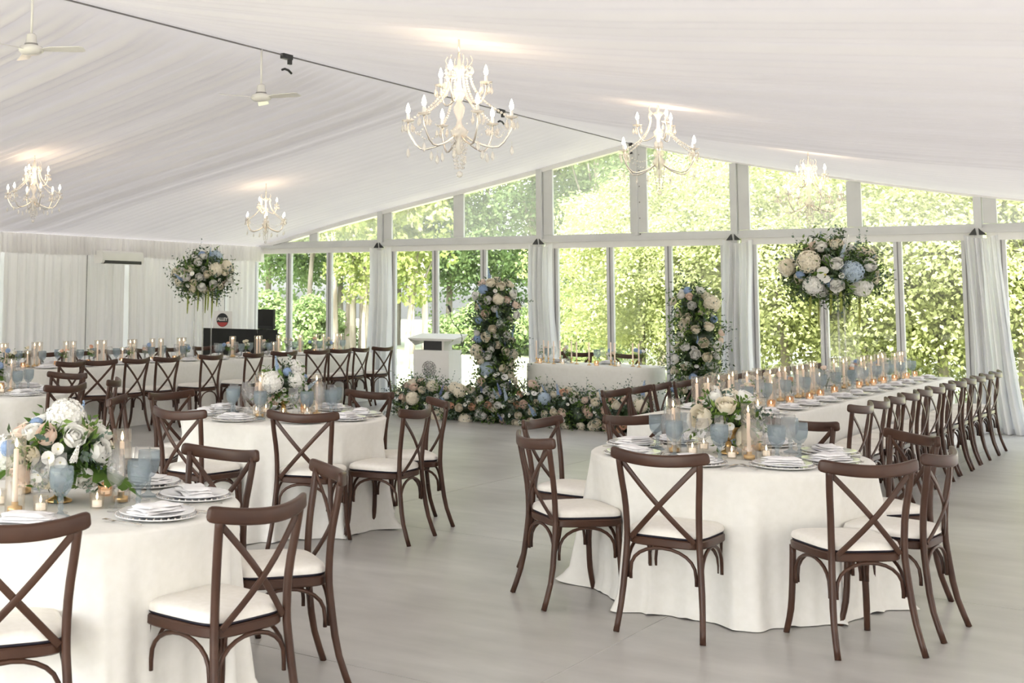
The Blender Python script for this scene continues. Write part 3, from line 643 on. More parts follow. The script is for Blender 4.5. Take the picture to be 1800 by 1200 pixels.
def setting(px, py, ox, oy, seat, tname, far=False, glasses=3, small=False, tumbler=False):
    # a place setting; (ox, oy) points from the table centre to the diner
    z = TABLE_H + 0.004; tx, ty = -oy, ox; rz = facing(-ox, -oy)
    at = lambda r_, t_: (px + ox * r_ + tx * t_, py + oy * r_ + ty * t_, z)
    where = 'at %s, %s' % (seat, tname)
    g = lambda w_: '%s on %s' % (w_, tname)
    if not far:
        build('charger_plate', 'white beaded charger plate ' + where, 'charger', [('charger', charger_m, Z3, Z3), ('beaded_rim', bead_m, Z3, Z3)], at(0, 0), rz, g('charger plates'))
    tag(obj('dinner_plate', plate_m, loc=(*at(0, 0)[:2], z + (0.0055 if not far else 0))), 'white porcelain dinner plate ' + where, 'plate', g('dinner plates'))
    tag(obj('napkin', rnd.choice(nap_m), loc=(*at(0.0, 0.0)[:2], z + (0.016 if not far else 0.0105)), rot=(0, 0, rz + R(rnd.uniform(-18, 18)))), 'folded white linen napkin ' + where, 'napkin', g('napkins'))
    tag(obj('fork', fork_m, loc=at(0.0, -0.185), rot=(0, 0, rz + R(rnd.uniform(-5, 5)))), 'steel fork beside the plate ' + where, 'fork', g('forks'))
    tag(obj('knife', knife_m, loc=at(0.0, 0.185), rot=(0, 0, rz + R(rnd.uniform(-5, 5)))), 'steel knife beside the plate ' + where, 'knife', g('knives'))
    j = lambda: rnd.uniform(-.012, .012)
    def std(r_, t_, rad): p_ = at(r_, t_); return (*free(p_[0], p_[1], rad), z)
    build('water_goblet', 'smoky blue footed water goblet ' + where, 'goblet', [('bowl', gob_bowl, Z3, Z3), ('stem', gob_stem, Z3, Z3)], std(-0.19 + j(), 0.085 + j(), .049), rz, g('blue goblets'), 1.16)
    if glasses > 1:
        build('wine_glass', 'clear stemmed wine glass ' + where, 'wine glass', [('bowl', wine_bowl, Z3, Z3), ('stem', wine_stem, Z3, Z3)], std(-0.215 + j(), -0.01 + j(), .042), rz, g('wine glasses'))
    if glasses > 2:
        build('champagne_flute', 'slim clear champagne flute ' + where, 'champagne flute', [('bowl', flute_bowl, Z3, Z3), ('stem', wine_stem, Z3, Z3)], std(-0.285 + j(), 0.05 + j(), .037), rz, g('champagne flutes'))
def hurricane(x, y, where, tname, short=False):
    z = TABLE_H + 0.004; x, y = free(x, y, .042)
    build('hurricane_lamp', 'glass candle cylinder on gold foot, %s' % where, 'candle holder', [('glass_tube', tubes_m if short else tube_m, Z3, Z3), ('foot', tbase_m, Z3, Z3)], (x, y, z), 0, 'glass candle cylinders on ' + tname)
    cm = can_s if short else can_t
    build('taper_candle', 'lit blush taper in a glass cylinder, %s' % where, 'candle', [('wax', cm[0], Z3, Z3), ('flame', cm[1], Z3, Z3)], (x, y, z + 0.0105), 0, 'taper candles on ' + tname)
def votive(x, y, where, tname, amber=False):
    z = TABLE_H + 0.004; x, y = free(x, y, .035)
    build('votive_candle', ('rose-gold votive cup with lit tealight, %s' if amber else 'small clear votive cup with lit tealight, %s') % where, 'votive', [('cup', vot_amb if amber else vot_glass, Z3, Z3), ('wax', tea_wax, Z3, Z3), ('flame', tea_fl, Z3, Z3)], (x, y, z), 0, 'votive candles on ' + tname)

# ================================================================== FLOWERS
def rose_mesh(mat, seed):
    # rings of cupped petals wrapped round a bud, rims curling outwards
    rg = np.random.RandomState(seed); mb = MB()
    mb.ball((0, 0, .48), .26, 8, 6, 0, (1, 1, 1.1))
    for ring, (np_, rr, rim, zc) in enumerate(((3, .30, 18, .50), (4, .46, 32, .46), (5, .64, 46, .42), (6, .82, 60, .38))):
        for k in range(np_):
            a0 = 2 * PI * k / np_ + ring * .7 + rg.uniform(-.15, .15); hw = PI / np_ * 1.45; rim_k = rim + rg.uniform(-5, 5); rk = rr * rg.uniform(.95, 1.05); vs = []
            for jj in range(5):
                v = jj / 4; th = R(150 - (150 - rim_k) * v)
                for ii in range(5):
                    u = ii / 2 - 1; ph = a0 + u * hw * (0.35 + .65 * math.sin(min(1, v * 1.15) * PI / 2)) * (1 - .28 * max(0, v - .7) / .3 * abs(u))
                    r_ = rk * (1 + .10 * max(0, v - .75) / .25 * (1 + ring * .35)) - .02 * (1 - u * u)
                    t2 = th + .22 * abs(u) ** 3 * v
                    vs.append((r_ * math.sin(t2) * math.cos(ph), r_ * math.sin(t2) * math.sin(ph), zc + r_ * math.cos(t2) * .95))
            mb.add(vs, [(jj * 5 + ii, jj * 5 + ii + 1, (jj + 1) * 5 + ii + 1, (jj + 1) * 5 + ii) for jj in range(4) for ii in range(4)])
    return mb.mesh('rose', mat)
def hydra_mesh(mat, seed, n=70):
    rg = np.random.RandomState(seed); mb = MB(); mb.ball((0, 0, 0.5), 0.86, 12, 8)
    for k in range(n):
        z = 1 - 1.55 * (k + .5) / n; rr = math.sqrt(max(0, 1 - z * z)); a = k * 2.39996
        d = Vector((rr * math.cos(a), rr * math.sin(a), z)); p = d * rg.uniform(.92, 1.04) + Vector((0, 0, .5)); q = d.to_track_quat('Z', 'Y') @ Quaternion((0, 0, 1), rg.uniform(0, 1.5)); s = rg.uniform(.20, .27)
        vs = []; fs = []
        for m_ in range(4):
            b0 = m_ * PI / 2
            pts = [(0, 0, 0), (math.cos(b0 - .6) * .8, math.sin(b0 - .6) * .8, .10), (math.cos(b0), math.sin(b0), .02), (math.cos(b0 + .6) * .8, math.sin(b0 + .6) * .8, .10)]
            for t in pts: vs.append(p + q @ (Vector(t) * s))
            fs.append(tuple(m_ * 4 + i for i in range(4)))
        mb.add(vs, fs)
    return mb.mesh('hydrangea', mat, False)
def daisy_mesh(mat, cmat, n=8, cup=0.35):
    mb = MB()
    for lay in range(2):
        for k in range(n):
            a = 2 * PI * (k + lay * .5) / n; ca, sa = math.cos(a), math.sin(a); vs = []
            for u, wd in ((.1, .10), (.55, .32), (.9, .30), (1.0, .10)):
                z = cup * u ** 1.6 + 0.06 * lay
                for sgn in (-1, 1): vs.append((ca * u - sa * sgn * wd, sa * u + ca * sgn * wd, z + .03))
            mb.add(vs, [(0, 1, 3, 2), (2, 3, 5, 4), (4, 5, 7, 6)])
    mb.ball((0, 0, .08), .22, 8, 5, 1, (1, 1, .6))
    return mb.mesh('daisy', [mat, cmat])
def spike_mesh(mat, seed, n=34, h=5.0):
    rg = np.random.RandomState(seed); mb = MB(); mb.tube([(0, 0, -1.5), (0.05, 0, h * .5), (0.2, 0.05, h)], .05, 5, (0, 1, 0.1), 1)
    for k in range(n):
        t = k / (n - 1); a = k * 2.39996; r_ = .48 * (1 - .75 * t); p = Vector((math.cos(a) * r_, math.sin(a) * r_, .3 + t * (h - .4))); q = Vector((math.cos(a), math.sin(a), .35)).to_track_quat('Z', 'Y'); s = .55 * (1 - .6 * t)
        vs = []; fs = []
        for m_ in range(5):
            b0 = m_ * 2 * PI / 5
            for t_ in ((0, 0, 0), (math.cos(b0 - .5) * .7, math.sin(b0 - .5) * .7, .15), (math.cos(b0), math.sin(b0), .1), (math.cos(b0 + .5) * .7, math.sin(b0 + .5) * .7, .15)): vs.append(p + q @ (Vector(t_) * s))
            fs.append(tuple(m_ * 4 + i for i in range(4)))
        mb.add(vs, fs)
    return mb.mesh('delphinium', [mat, 'stem'], False)
def orchid_mesh():
    mb = MB()
    for k, (a, L, wd) in enumerate(((90, 1.0, .42), (210, 1.0, .36), (330, 1.0, .36), (20, 1.1, .75), (160, 1.1, .75))):
        a = R(a); ca, sa = math.cos(a), math.sin(a); vs = []
        for u, w_ in ((.05, .12), (.4, .85), (.75, 1.0), (1.0, .35)):
            for sgn in (-1, 0, 1): vs.append((ca * u * L - sa * sgn * wd * w_, sa * u * L + ca * sgn * wd * w_, .12 * u - .08 * abs(sgn) + .02 * k))
        mb.add(vs, [(j * 3 + i, j * 3 + i + 1, (j + 1) * 3 + i + 1, (j + 1) * 3 + i) for j in range(3) for i in range(2)])
    mb.ball((0, -.08, .12), .18, 6, 5, 1)
    return mb.mesh('orchid', ['p_white', 'p_yellow'])
BL = {
 'rose_white': ('rose', [rose_mesh('p_white', k) for k in range(2)]), 'rose_cream': ('rose', [rose_mesh('p_cream', 3 + k) for k in range(2)]),
 'rose_blush': ('rose', [rose_mesh('p_blush', 5 + k) for k in range(2)]), 'rose_peach': ('rose', [rose_mesh('p_peach', 8)]),
 'hyd_white': ('hydrangea', [hydra_mesh('p_white', 1)]), 'hyd_cream': ('hydrangea', [hydra_mesh('p_cream', 4)]), 'hyd_pale': ('hydrangea', [hydra_mesh('p_pale', 2)]), 'hyd_blue': ('hydrangea', [hydra_mesh('p_blue', 3)]),
 'daisy': ('ranunculus', [daisy_mesh('p_white', 'p_yellow', 7, .75)]), 'anemone': ('anemone', [daisy_mesh('p_white', 'p_centre', 6, .25)]),
 'spike_blue': ('delphinium', [spike_mesh('p_blue', 1), spike_mesh('p_pale', 5)]), 'spike_viol': ('delphinium', [spike_mesh('p_viol', 2)]), 'spike_white': ('delphinium', [spike_mesh('p_white', 3)]),
 'orchid': ('orchid', [orchid_mesh()])}
def sprig_cloud(name, mat, pts, size, per, seed, aspect=0.42, length=0.16, out=0.6):
    # leafy sprigs: for each (point, outward dir) a stem with alternate leaves
    rg = np.random.RandomState(seed); V = []; Fc = []; T = []
    for p, d in pts:
        p = np.array(p); d = np.array(d) + rg.normal(scale=.38, size=3); d /= np.linalg.norm(d); L = length * rg.uniform(.6, 1.5)
        s1 = np.cross(d, rg.normal(size=3)); s1 /= np.linalg.norm(s1); tt = rg.uniform(0, .6)
        s2 = np.cross(d, s1)
        k = len(V); w0 = .0022
        V += [p - s1 * w0, p + s1 * w0, p + d * L + s1 * w0 * .4, p + d * L - s1 * w0 * .4]; Fc.append((k, k + 1, k + 2, k + 3)); T += [.1] * 4
        for q in range(per):
            u = (q + 1) / per; sg = 1 if q % 2 else -1; b = p + d * L * u
            a = d * out + s1 * sg + s2 * rg.uniform(-.5, .5); a /= np.linalg.norm(a); c = np.cross(a, rg.normal(size=3)); c /= np.linalg.norm(c); nn = np.cross(a, c)
            sz = size * rg.uniform(.7, 1.2) * (1.1 - .45 * u); k = len(V)
            V += [b, b + a * sz * .4 + c * sz * aspect * .5 + nn * sz * .05, b + a * sz, b + a * sz * .4 - c * sz * aspect * .5 + nn * sz * .05]
            Fc += [(k, k + 1, k + 2), (k, k + 2, k + 3)]; T += [min(1, tt + rg.uniform(0, .4))] * 4
    mb = MB(); mb.v = [tuple(map(float, x)) for x in V]; mb.f = Fc; mb.m = [0] * len(Fc); mb.t = T; mb.usetint = True
    return mb.mesh(name, mat, False)
def ell_points(ells, n, seed, shell=(0.75, 1.0), zmin=0.01, hemi=None):
    rg = np.random.RandomState(seed); wts = np.array([e[3] * e[4] + e[4] * e[5] + e[3] * e[5] for e in ells]); wts = wts / wts.sum(); out = []; tries = 0
    while len(out) < n and tries < n * 30:
        tries += 1
        e = ells[rg.choice(len(ells), p=wts)]; d = rg.normal(size=3); d /= np.linalg.norm(d); s = rg.uniform(*shell)
        p = (e[0] + d[0] * e[3] * s, e[1] + d[1] * e[4] * s, e[2] + d[2] * e[5] * s)
        if p[2] < zmin: continue
        inside = any(sum(((p[i] - f[i]) / f[3 + i]) ** 2 for i in range(3)) < 0.5 for f in ells if f is not e)
        if inside: continue
        nn = np.array([d[0] / e[3], d[1] / e[4], d[2] / e[5]]); nn /= np.linalg.norm(nn)
        out.append((p, tuple(nn)))
    return out
def blooms(t, ells, spec, seed, zmin=0.03, view=None):
    # spec: list of (kind, count, radius, sink); blooms keep apart from each other
    rg = np.random.RandomState(seed); placed = []
    for kind, cnt, rad, lift in spec:
        nm, ms = BL[kind]; got = 0; tr = 0
        cand = ell_points(ells, cnt * 26, rg.randint(1 << 30), (1.0, 1.14), zmin)
        for p, d in cand:
            if got >= cnt: break
            if view is not None and d[0] * view[0] + d[1] * view[1] + d[2] * .6 < -0.25: continue
            r_ = rad * rg.uniform(.85, 1.18)
            spike = kind.startswith('spike'); rr = r_ * (0.6 if spike else 1)
            if any((p[0] - q[0]) ** 2 + (p[1] - q[1]) ** 2 + (p[2] - q[2]) ** 2 < (0.82 * (rr + q[3])) ** 2 for q in placed): continue
            if spike:
                d = Vector(d); d.z += 1.0; d.normalize()
                if d.z < .2: continue
            placed.append((*p, rr)); got += 1
            dv = Vector(d); dv = (dv + Vector((0, 0, .15))).normalized(); q = dv.to_track_quat('Z', 'Y') @ Quaternion((0, 0, 1), rg.uniform(0, 6))
            pp = Vector(p) - dv * r_ * (0.25 - lift)
            obj(nm, ms[rg.randint(len(ms))], t, pp, q, r_)
DARKBALL = {}
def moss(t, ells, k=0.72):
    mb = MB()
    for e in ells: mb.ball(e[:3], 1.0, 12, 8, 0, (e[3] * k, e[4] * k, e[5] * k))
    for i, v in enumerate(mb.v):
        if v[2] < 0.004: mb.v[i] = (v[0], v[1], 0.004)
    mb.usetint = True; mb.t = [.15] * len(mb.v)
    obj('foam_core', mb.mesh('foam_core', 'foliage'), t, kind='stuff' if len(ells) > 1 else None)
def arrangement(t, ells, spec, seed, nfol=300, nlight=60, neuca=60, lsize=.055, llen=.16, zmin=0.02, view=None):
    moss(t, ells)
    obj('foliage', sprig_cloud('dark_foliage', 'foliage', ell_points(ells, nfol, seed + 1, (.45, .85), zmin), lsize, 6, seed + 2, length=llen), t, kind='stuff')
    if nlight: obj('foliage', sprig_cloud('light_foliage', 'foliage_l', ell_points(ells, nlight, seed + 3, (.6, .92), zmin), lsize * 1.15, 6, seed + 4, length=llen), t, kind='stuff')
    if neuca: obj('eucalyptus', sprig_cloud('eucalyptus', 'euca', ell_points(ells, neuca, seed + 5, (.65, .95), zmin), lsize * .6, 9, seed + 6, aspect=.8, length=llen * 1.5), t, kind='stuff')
    blooms(t, ells, spec, seed + 7, zmin, view)
CAMV = (0.55, -0.83)

# ================================================================== TABLES
def round_cloth(Rr, seats, seed, deep=1.0):
    rg = np.random.RandomState(seed); H = TABLE_H; n_ = 288; mb = MB()
    th = np.arange(n_) * 2 * PI / n_
    gap = np.zeros(n_)      # 1 between two chairs, 0 at a chair
    for i, a in enumerate(th):
        d = min(abs((a - s_ + PI) % (2 * PI) - PI) for s_ in seats); gap[i] = min(1, max(0, (d - R(9)) / R(14)))
    gap = gap * gap * (3 - 2 * gap)
    ph = rg.uniform(0, 6.28, 6)
    fold = 0.75 * (1 - 1.6 * np.abs(np.sin(11 * th + ph[0] + 1.2 * np.sin(3 * th + ph[1]))) ** 0.8) + 0.35 * np.sin(31 * th + ph[2] + 1.5 * np.sin(4 * th + ph[3])) + 0.2 * np.sin(9 * th + ph[4])
    prof = [(0.0, 0, H), (0.35, 0, H), (0.70, 0, H), (0.96, 0, H), (0.985, 0, H - .002), (1.0, 0, H - .012)]
    rows = [(r_ * Rr, 0, z) for r_, _, z in prof]
    def fn(i, j):
        if j < len(rows):
            r_, _, z = rows[j]; return (r_ * math.cos(th[i]), r_ * math.sin(th[i]), z)
        t = (j - len(rows) + 1) / 18; z = (H - .012) * (1 - t) ** 1.0 + 0.004
        tt = t ** 1.2
        r_ = Rr + gap[i] * (0.085 * tt) * deep - (1 - gap[i]) * 0.05 * min(1, t * 2.2) + fold[i] * (0.012 + 0.072 * gap[i]) * t
        if t > 0.9: r_ += (t - 0.9) / 0.1 * (0.02 + 0.05 * max(0, fold[i]) * gap[i])
        if t > 0.97: z = 0.004 + 0.01 * max(0, fold[i])
        return (r_ * math.cos(th[i]), r_ * math.sin(th[i]), z)
    mb.grid(fn, n_, len(rows) + 18, wrap=True)
    return mb.mesh('tablecloth', 'cloth')
def long_cloth(hx, hy, rc, seed, amp=0.02):
    # hx, hy half sizes; rounded rectangle drop cloth
    rg = np.random.RandomState(seed); H = TABLE_H; pts = []
    def arc(cx, cy, a0):
        return [((cx + rc * math.cos(R(a0 + 90 * k / 10))), (cy + rc * math.sin(R(a0 + 90 * k / 10)))) for k in range(11)]
    corners = arc(hx - rc, hy - rc, 0) + arc(-hx + rc, hy - rc, 90) + arc(-hx + rc, -hy + rc, 180) + arc(hx - rc, -hy + rc, 270)
    for a, b_ in zip(corners, corners[1:] + corners[:1]):
        L = math.hypot(b_[0] - a[0], b_[1] - a[1]); n_ = max(1, int(L / 0.04))
        for k in range(n_): pts.append((a[0] + (b_[0] - a[0]) * k / n_, a[1] + (b_[1] - a[1]) * k / n_))
    N = len(pts); s_ = np.cumsum([math.hypot(pts[i][0] - pts[i - 1][0], pts[i][1] - pts[i - 1][1]) for i in range(N)])
    ph = rg.uniform(0, 6, 4); fold = np.sin(s_ * 9 + 2 * np.sin(s_ * 1.7 + ph[0]) + ph[1]) * 0.6 + 0.4 * np.sin(s_ * 17 + ph[2])
    nrm = []
    for i in range(N):
        a, b_ = pts[i - 1], pts[(i + 1) % N]; tx, ty = b_[0] - a[0], b_[1] - a[1]; L = math.hypot(tx, ty); nrm.append((ty / L, -tx / L))
    mb = MB()
    rows = [(-0.012, H), (0.0, H - .010)] + [(0, H * (1 - t / 12)) for t in range(1, 13)]
    def fn(i, j):
        o_, z = rows[j]; t = max(0, (j - 1) / 12)
        d = o_ + amp * fold[i] * t + 0.015 * t
        return (pts[i][0] + nrm[i][0] * d, pts[i][1] + nrm[i][1] * d, max(.004, z))
    mb.grid(fn, N, len(rows), wrap=True)
    mb.add([fn(i, 0) for i in range(N)], [tuple(range(N))])
    return mb.mesh('tablecloth', 'cloth', True, 60)

ROUND = {
 'front right round table': dict(c=(-2.46, 7.15), seats=[-90, -42, -10, 43, 84, 140, 183, -133], over={0: (-2.438, 6.274, -.05, 1), 1: (-1.676, 6.497, -.689, .725), 2: (-1.574, 7.0, -1, .083), 3: (-1.80, 7.66, -.68, -.73), 4: (-2.40, 7.98, -.15, -.99), 5: (-3.10, 7.68, .80, -.60), 6: (-3.42, 7.20, 1, -.05), 7: (-3.088, 6.481, .639, .769)}, vis=range(8),
   nm=['left front seat', 'right front seat', 'right-hand seat', 'back right seat', 'back seat', 'back left seat', 'left-hand seat', 'front left corner seat']),
 'middle round table': dict(c=(-5.82, 7.33), seats=[-10, -42, -96, -149, 187, 136, 93, 41], over={0: (-4.899, 7.297, -.991, -.137), 1: (-5.15, 6.80, -.356, .935), 2: (-5.80, 6.43, .03, 1), 3: (-6.60, 6.72, .843, .537), 4: (-6.65, 7.24, 1, -.05), 6: (-5.78, 8.14, -.05, -1), 7: (-5.08, 7.86, -.66, -.75)}, vis=range(8),
   nm=['right-hand seat', 'near seat', 'front left seat', 'left-hand seat', 'back left seat', 'far left seat', 'far right seat', 'back right seat']),
 'front left round table': dict(c=(-4.08, 3.63), seats=[2, -48, 51, 97, 140], over={0: (-3.20, 3.63, -.99, .11), 1: (-3.57, 2.94, -.85, .52), 2: (-3.483, 4.33, -.618, -.786), 3: (-4.15, 4.50, .02, -1)}, vis=range(5),
   nm=['right-hand seat', 'near seat', 'back right seat', 'back seat', 'back left seat']),
 'far left round table': dict(c=(-9.22, 7.27), seats=[-2, 41, 95, -55], over={0: (-8.34, 7.245, -1, -.05), 1: (-8.53, 7.88, -.8, -.6), 2: (-9.29, 8.13, .15, -1)}, vis=range(3),
   nm=['right-hand seat', 'far right seat', 'far seat', 'near seat']),
}
RT = 0.76
for tname, d in ROUND.items():
    cx, cy = d['c']; short = tname
    SPOTS.append((cx, cy, .19 if 'front left' in tname else .165))
    for k, ov in d.get('over', {}).items(): d['seats'][k] = math.degrees(math.atan2(ov[1] - cy, ov[0] - cx))
    tag(obj('tablecloth', round_cloth(RT, [R(s) for s in d['seats']] + ([R(-95), R(185)] if 'front left' in tname else []), len(short)), loc=(cx, cy, 0)), 'floor-length ivory tablecloth draped over ' + tname, 'tablecloth', 'round ivory tablecloths')
    places = list(d['seats'])      # plates keep at least 37 degrees apart
    for _ in range(200):
        for a_ in range(len(places)):
            for b_ in range(a_):
                df = (places[a_] - places[b_] + 180) % 360 - 180
                if abs(df) < 37: sg = .5 if df > 0 else -.5; places[a_] += sg; places[b_] -= sg
    for k, sdeg in enumerate(d['seats']):
        a = R(sdeg); ox, oy = math.cos(a), math.sin(a)
        if k in d['vis']:
            if not ('front left' in tname and k == 4):
                ov = d.get('over', {}).get(k)
                pos, fz = ((ov[0], ov[1]), facing(ov[2], ov[3])) if ov else ((cx + ox * .90, cy + oy * .90), facing(-ox, -oy) + R(rnd.uniform(-5, 5)))
                chair(pos, fz, 'dark cross-back chair with ivory cushion at %s, %s' % (d['nm'][k], tname), 'cross-back chairs at ' + tname)
        ap = R(places[k]); ox, oy = math.cos(ap), math.sin(ap)
        setting(cx + ox * (RT - .19), cy + oy * (RT - .19), ox, oy, d['nm'][k], tname, glasses=3)
    a0 = R(d['seats'][0] + 22)
    wl = ['on its near side', 'on its right side', 'on its back side', 'on its left side']
    lr = lambda p_: .8 * p_[0] + .6 * p_[1]      # left to right as the room is entered
    for q, (hx_, hy_) in enumerate(sorted([(cx + .29 * math.cos(a0 + q * 2 * PI / 3 + .35), cy + .29 * math.sin(a0 + q * 2 * PI / 3 + .35)) for q in range(3)], key=lr)):
        hurricane(hx_, hy_, 'by %s centrepiece, %s one' % (tname, ['leftmost', 'middle', 'rightmost'][q]), tname)
    for q, (hx_, hy_) in enumerate(sorted([(cx + .21 * math.cos(a0 + q * 2 * PI / 5), cy + .21 * math.sin(a0 + q * 2 * PI / 5)) for q in range(5)], key=lr)):
        votive(hx_, hy_, 'by %s centrepiece, %s from left' % (tname, ORD[q]), tname, amber=(q == 3))
# right long table
RLX, RLY0, RLY1 = -3.38, 8.92, 16.25; HW = 0.46
tn_r = 'right long table'
SPOTS += [(RLX, 12.90, .17)]
tag(obj('tablecloth', long_cloth(HW, (RLY1 - RLY0) / 2, 0.06, 1), loc=(RLX, (RLY0 + RLY1) / 2, 0)), 'long ivory tablecloth on the right long table leading to the glass wall', 'tablecloth', 'long ivory tablecloths')
ysr = [15.62 - i * 0.523 for i in range(12)]
for i, yy in enumerate(ysr):
    far = i < 9
    chair((RLX + 0.985 - RAIL_R, yy), facing(-1, 0) + R(rnd.uniform(-4, 4)), 'dark cross-back chair on right side of right long table, %s from glass' % ORD[i], 'chairs on the right side of the right long table')
    chair((RLX - 0.985 + RAIL_R, yy + .05), facing(1, 0) + R(rnd.uniform(-6, 6)), 'dark cross-back chair on left side of right long table, %s from glass' % ORD[i], 'chairs on the left side of the right long table')
    setting(RLX + .30, yy, 1, 0, 'right side place %s from glass' % ORD[i], tn_r, far=True, glasses=2)
    setting(RLX - .30, yy + .05, -1, 0, 'left side place %s from glass' % ORD[i], tn_r, far=True, glasses=2)
ci = 0
for i in range(14):
    yy = 9.25 + i * 0.50
    if 12.6 < yy < 13.2: continue
    for q in range(2 if i % 3 else 3):
        hurricane(RLX + rnd.uniform(-.05, .05) + (q - 1) * .045, yy + (q - .5) * .095, '%s from near end of right long table' % ORD[ci], tn_r, short=(q == 2)); ci += 1
    votive(RLX + .10, yy + .18, '%s from near end of right long table' % ORD[i], tn_r, amber=True)
# left long table
LLX, LLY0, LLY1 = -11.93, 8.2, 16.75
tn_l = 'left long table'
SPOTS += [(LLX, 13.18, .17)]
tag(obj('tablecloth', long_cloth(HW, (LLY1 - LLY0) / 2, 0.06, 2), loc=(LLX, (LLY0 + LLY1) / 2, 0)), 'long ivory tablecloth on the left long table beside the draped wall', 'tablecloth', 'long ivory tablecloths')
ysl = [16.3, 15.66, 15.18, 14.62, 13.85, 13.12, 12.27, 11.45, 10.91, 10.42, 9.86]
yaw_l = [-8, 4, -14, -12, -10, 6, 3, 2, 4, -28, 5]
for i, yy in enumerate(ysl):
    chair((LLX + 0.985 - RAIL_R, yy), facing(-1, 0) + R(yaw_l[i]), 'dark cross-back chair on near side of left long table, %s from glass' % ORD[i], 'chairs on the near side of the left long table')
for i in range(9):
    yy = 14.9 - i * .6
    chair((LLX - 1.0 + RAIL_R, yy), facing(1, 0) + R(rnd.uniform(-6, 6)), 'dark cross-back chair on wall side of left long table, %s from glass' % ORD[i], 'chairs on the wall side of the left long table')
for i in range(12):
    yy = 16.3 - i * .62
    setting(LLX + .30, yy, 1, 0, 'near side place %s from glass' % ORD[i], tn_l, far=True, glasses=2)
    setting(LLX - .30, yy, -1, 0, 'wall side place %s from glass' % ORD[i], tn_l, far=True, glasses=1)
ci = 0
for i in range(14):
    yy = 16.45 - i * 0.52
    if 12.95 < yy < 13.4: continue
    for q in range(2 if i % 3 else 3):
        hurricane(LLX + rnd.uniform(-.06, .06), yy - (q - .5) * .10, '%s from glass end of left long table' % ORD[ci], tn_l, short=(q == 2)); ci += 1
    votive(LLX + .12, yy + .2, '%s from glass end of left long table' % ORD[i], tn_l, amber=True)
# head table
HTX0, HTX1, HTY = -8.15, -6.32, 15.84
tn_h = 'head table'
tag(obj('tablecloth', long_cloth((HTX1 - HTX0) / 2, 0.42, 0.30, 3, 0.012), loc=((HTX0 + HTX1) / 2, HTY, 0)), 'plain ivory tablecloth on the rounded head table between the floral pillars', 'tablecloth', 'long ivory tablecloths')
for i, xx in enumerate((-7.86, -7.14)):
    chair((xx, HTY + .60), facing(0, -1) + R(5 - 9 * i), 'cross-back chair behind the head table, %s of the pair' % ('left' if i == 0 else 'right'), 'chairs behind the head table')
    setting(xx, HTY + .22, 0, 1, '%s place' % ('left' if i == 0 else 'right'), tn_h, far=True, glasses=2)
hts = sorted([(-7.99, .0), (-7.86, -.12), (-7.80, .12), (-8.0, -.2), (-7.7, -.28), (-7.45, -.1), (-7.2, -.25), (-6.98, -.05), (-6.85, -.22), (-6.65, -.1), (-6.5, -.26), (-7.62, .1)])
hcand = (MB().lathe([(0.0, 0.0), (0.03, 0.0), (0.028, 0.006), (0.006, 0.012), (0.006, 0.05), (0.013, 0.055), (0.013, 0.07), (0.0, 0.07)], 12, cap0=False, cap1=False).mesh('gold_stick', 'gold'),
         MB().lathe([(0.0, 0.07), (0.0105, 0.07), (0.009, 0.30), (0.0, 0.303)], 8, cap0=False, cap1=False).mesh('tall_wax', 'wax'))
for i, (xx, dy) in enumerate(hts):
    SPOTS.append((xx, HTY + dy, .03))
    build('taper_candlestick', 'slim blush taper on a gold candlestick, %s from the left on the head table' % ORD[i], 'candlestick', [('stick', hcand[0], Z3, Z3), ('candle', hcand[1], Z3, Z3)], (xx, HTY + dy, TABLE_H + .003), 0, 'candlesticks on the head table')
for i, (xx, dy) in enumerate(((-7.9, -.3), (-7.55, -.32), (-7.05, -.35), (-6.75, -.33))):
    votive(xx, HTY + dy, 'on the head table, %s from the left' % ORD[i], tn_h, amber=(i % 2 == 0))

# ================================================================== FLORALS
compote = MB().lathe([(0.0, 0.0), (0.055, 0.0), (0.055, 0.008), (0.022, 0.022), (0.016, 0.05), (0.022, 0.075), (0.075, 0.105), (0.092, 0.155), (0.088, 0.155), (0.07, 0.11), (0.0, 0.09)], 20, cap0=False, cap1=False).mesh('compote_bowl', 'gold')
monst = MB()
def monstera():
    # heart-shaped split leaf: lobes either side of a midrib, drooping to the tip
    mb = MB(); L = .26
    def zz(x, y): return -.9 * max(0, y) ** 2 - 1.2 * x * x
    for sg in (-1, 1):
        for k in range(6):
            y0 = -.03 + L * k / 6.4; y1 = y0 + L / 6.4 * .92; wd = .125 * math.sin(PI * min(1, (k + 1.3) / 7.2)) ** .7
            pts = [(0, y0), (sg * wd * .5, y0 - .004), (sg * wd, y0 + .028), (sg * wd * .96, y0 + .045), (sg * wd * .5, y1 + .012), (0, y1 + .004)]
            mb.add([(x, y, zz(x, y)) for x, y in pts], [tuple(range(6)) if sg > 0 else tuple(reversed(range(6)))], 0, .25 + .05 * k)
    mb.add([(-.02, L * .86, zz(0, L * .86)), (.02, L * .86, zz(0, L * .86)), (0, L + .02, zz(0, L + .02))], [(0, 1, 2)], 0, .5)
    mb.tube([(0, -.1, -.03), (0, 0, 0), (0, L * .5, zz(0, L * .5) + .002), (0, L * .9, zz(0, L * .9) + .002)], .003, 5, (1, 0, .1))
    mb.usetint = True
    return mb.mesh('monstera_leaf', 'foliage_l', False)
mon_m = monstera()
cen = {'front right round table': ('low centrepiece of ivory roses and fern on gold compote, front right round table', 11), 'middle round table': ('low centrepiece of white hydrangea and blush roses on the middle round table', 22), 'front left round table': ('large low centrepiece of white and blue blooms, front left round table', 33), 'far left round table': ('low white centrepiece at the left picture edge, far left round table', 44)}
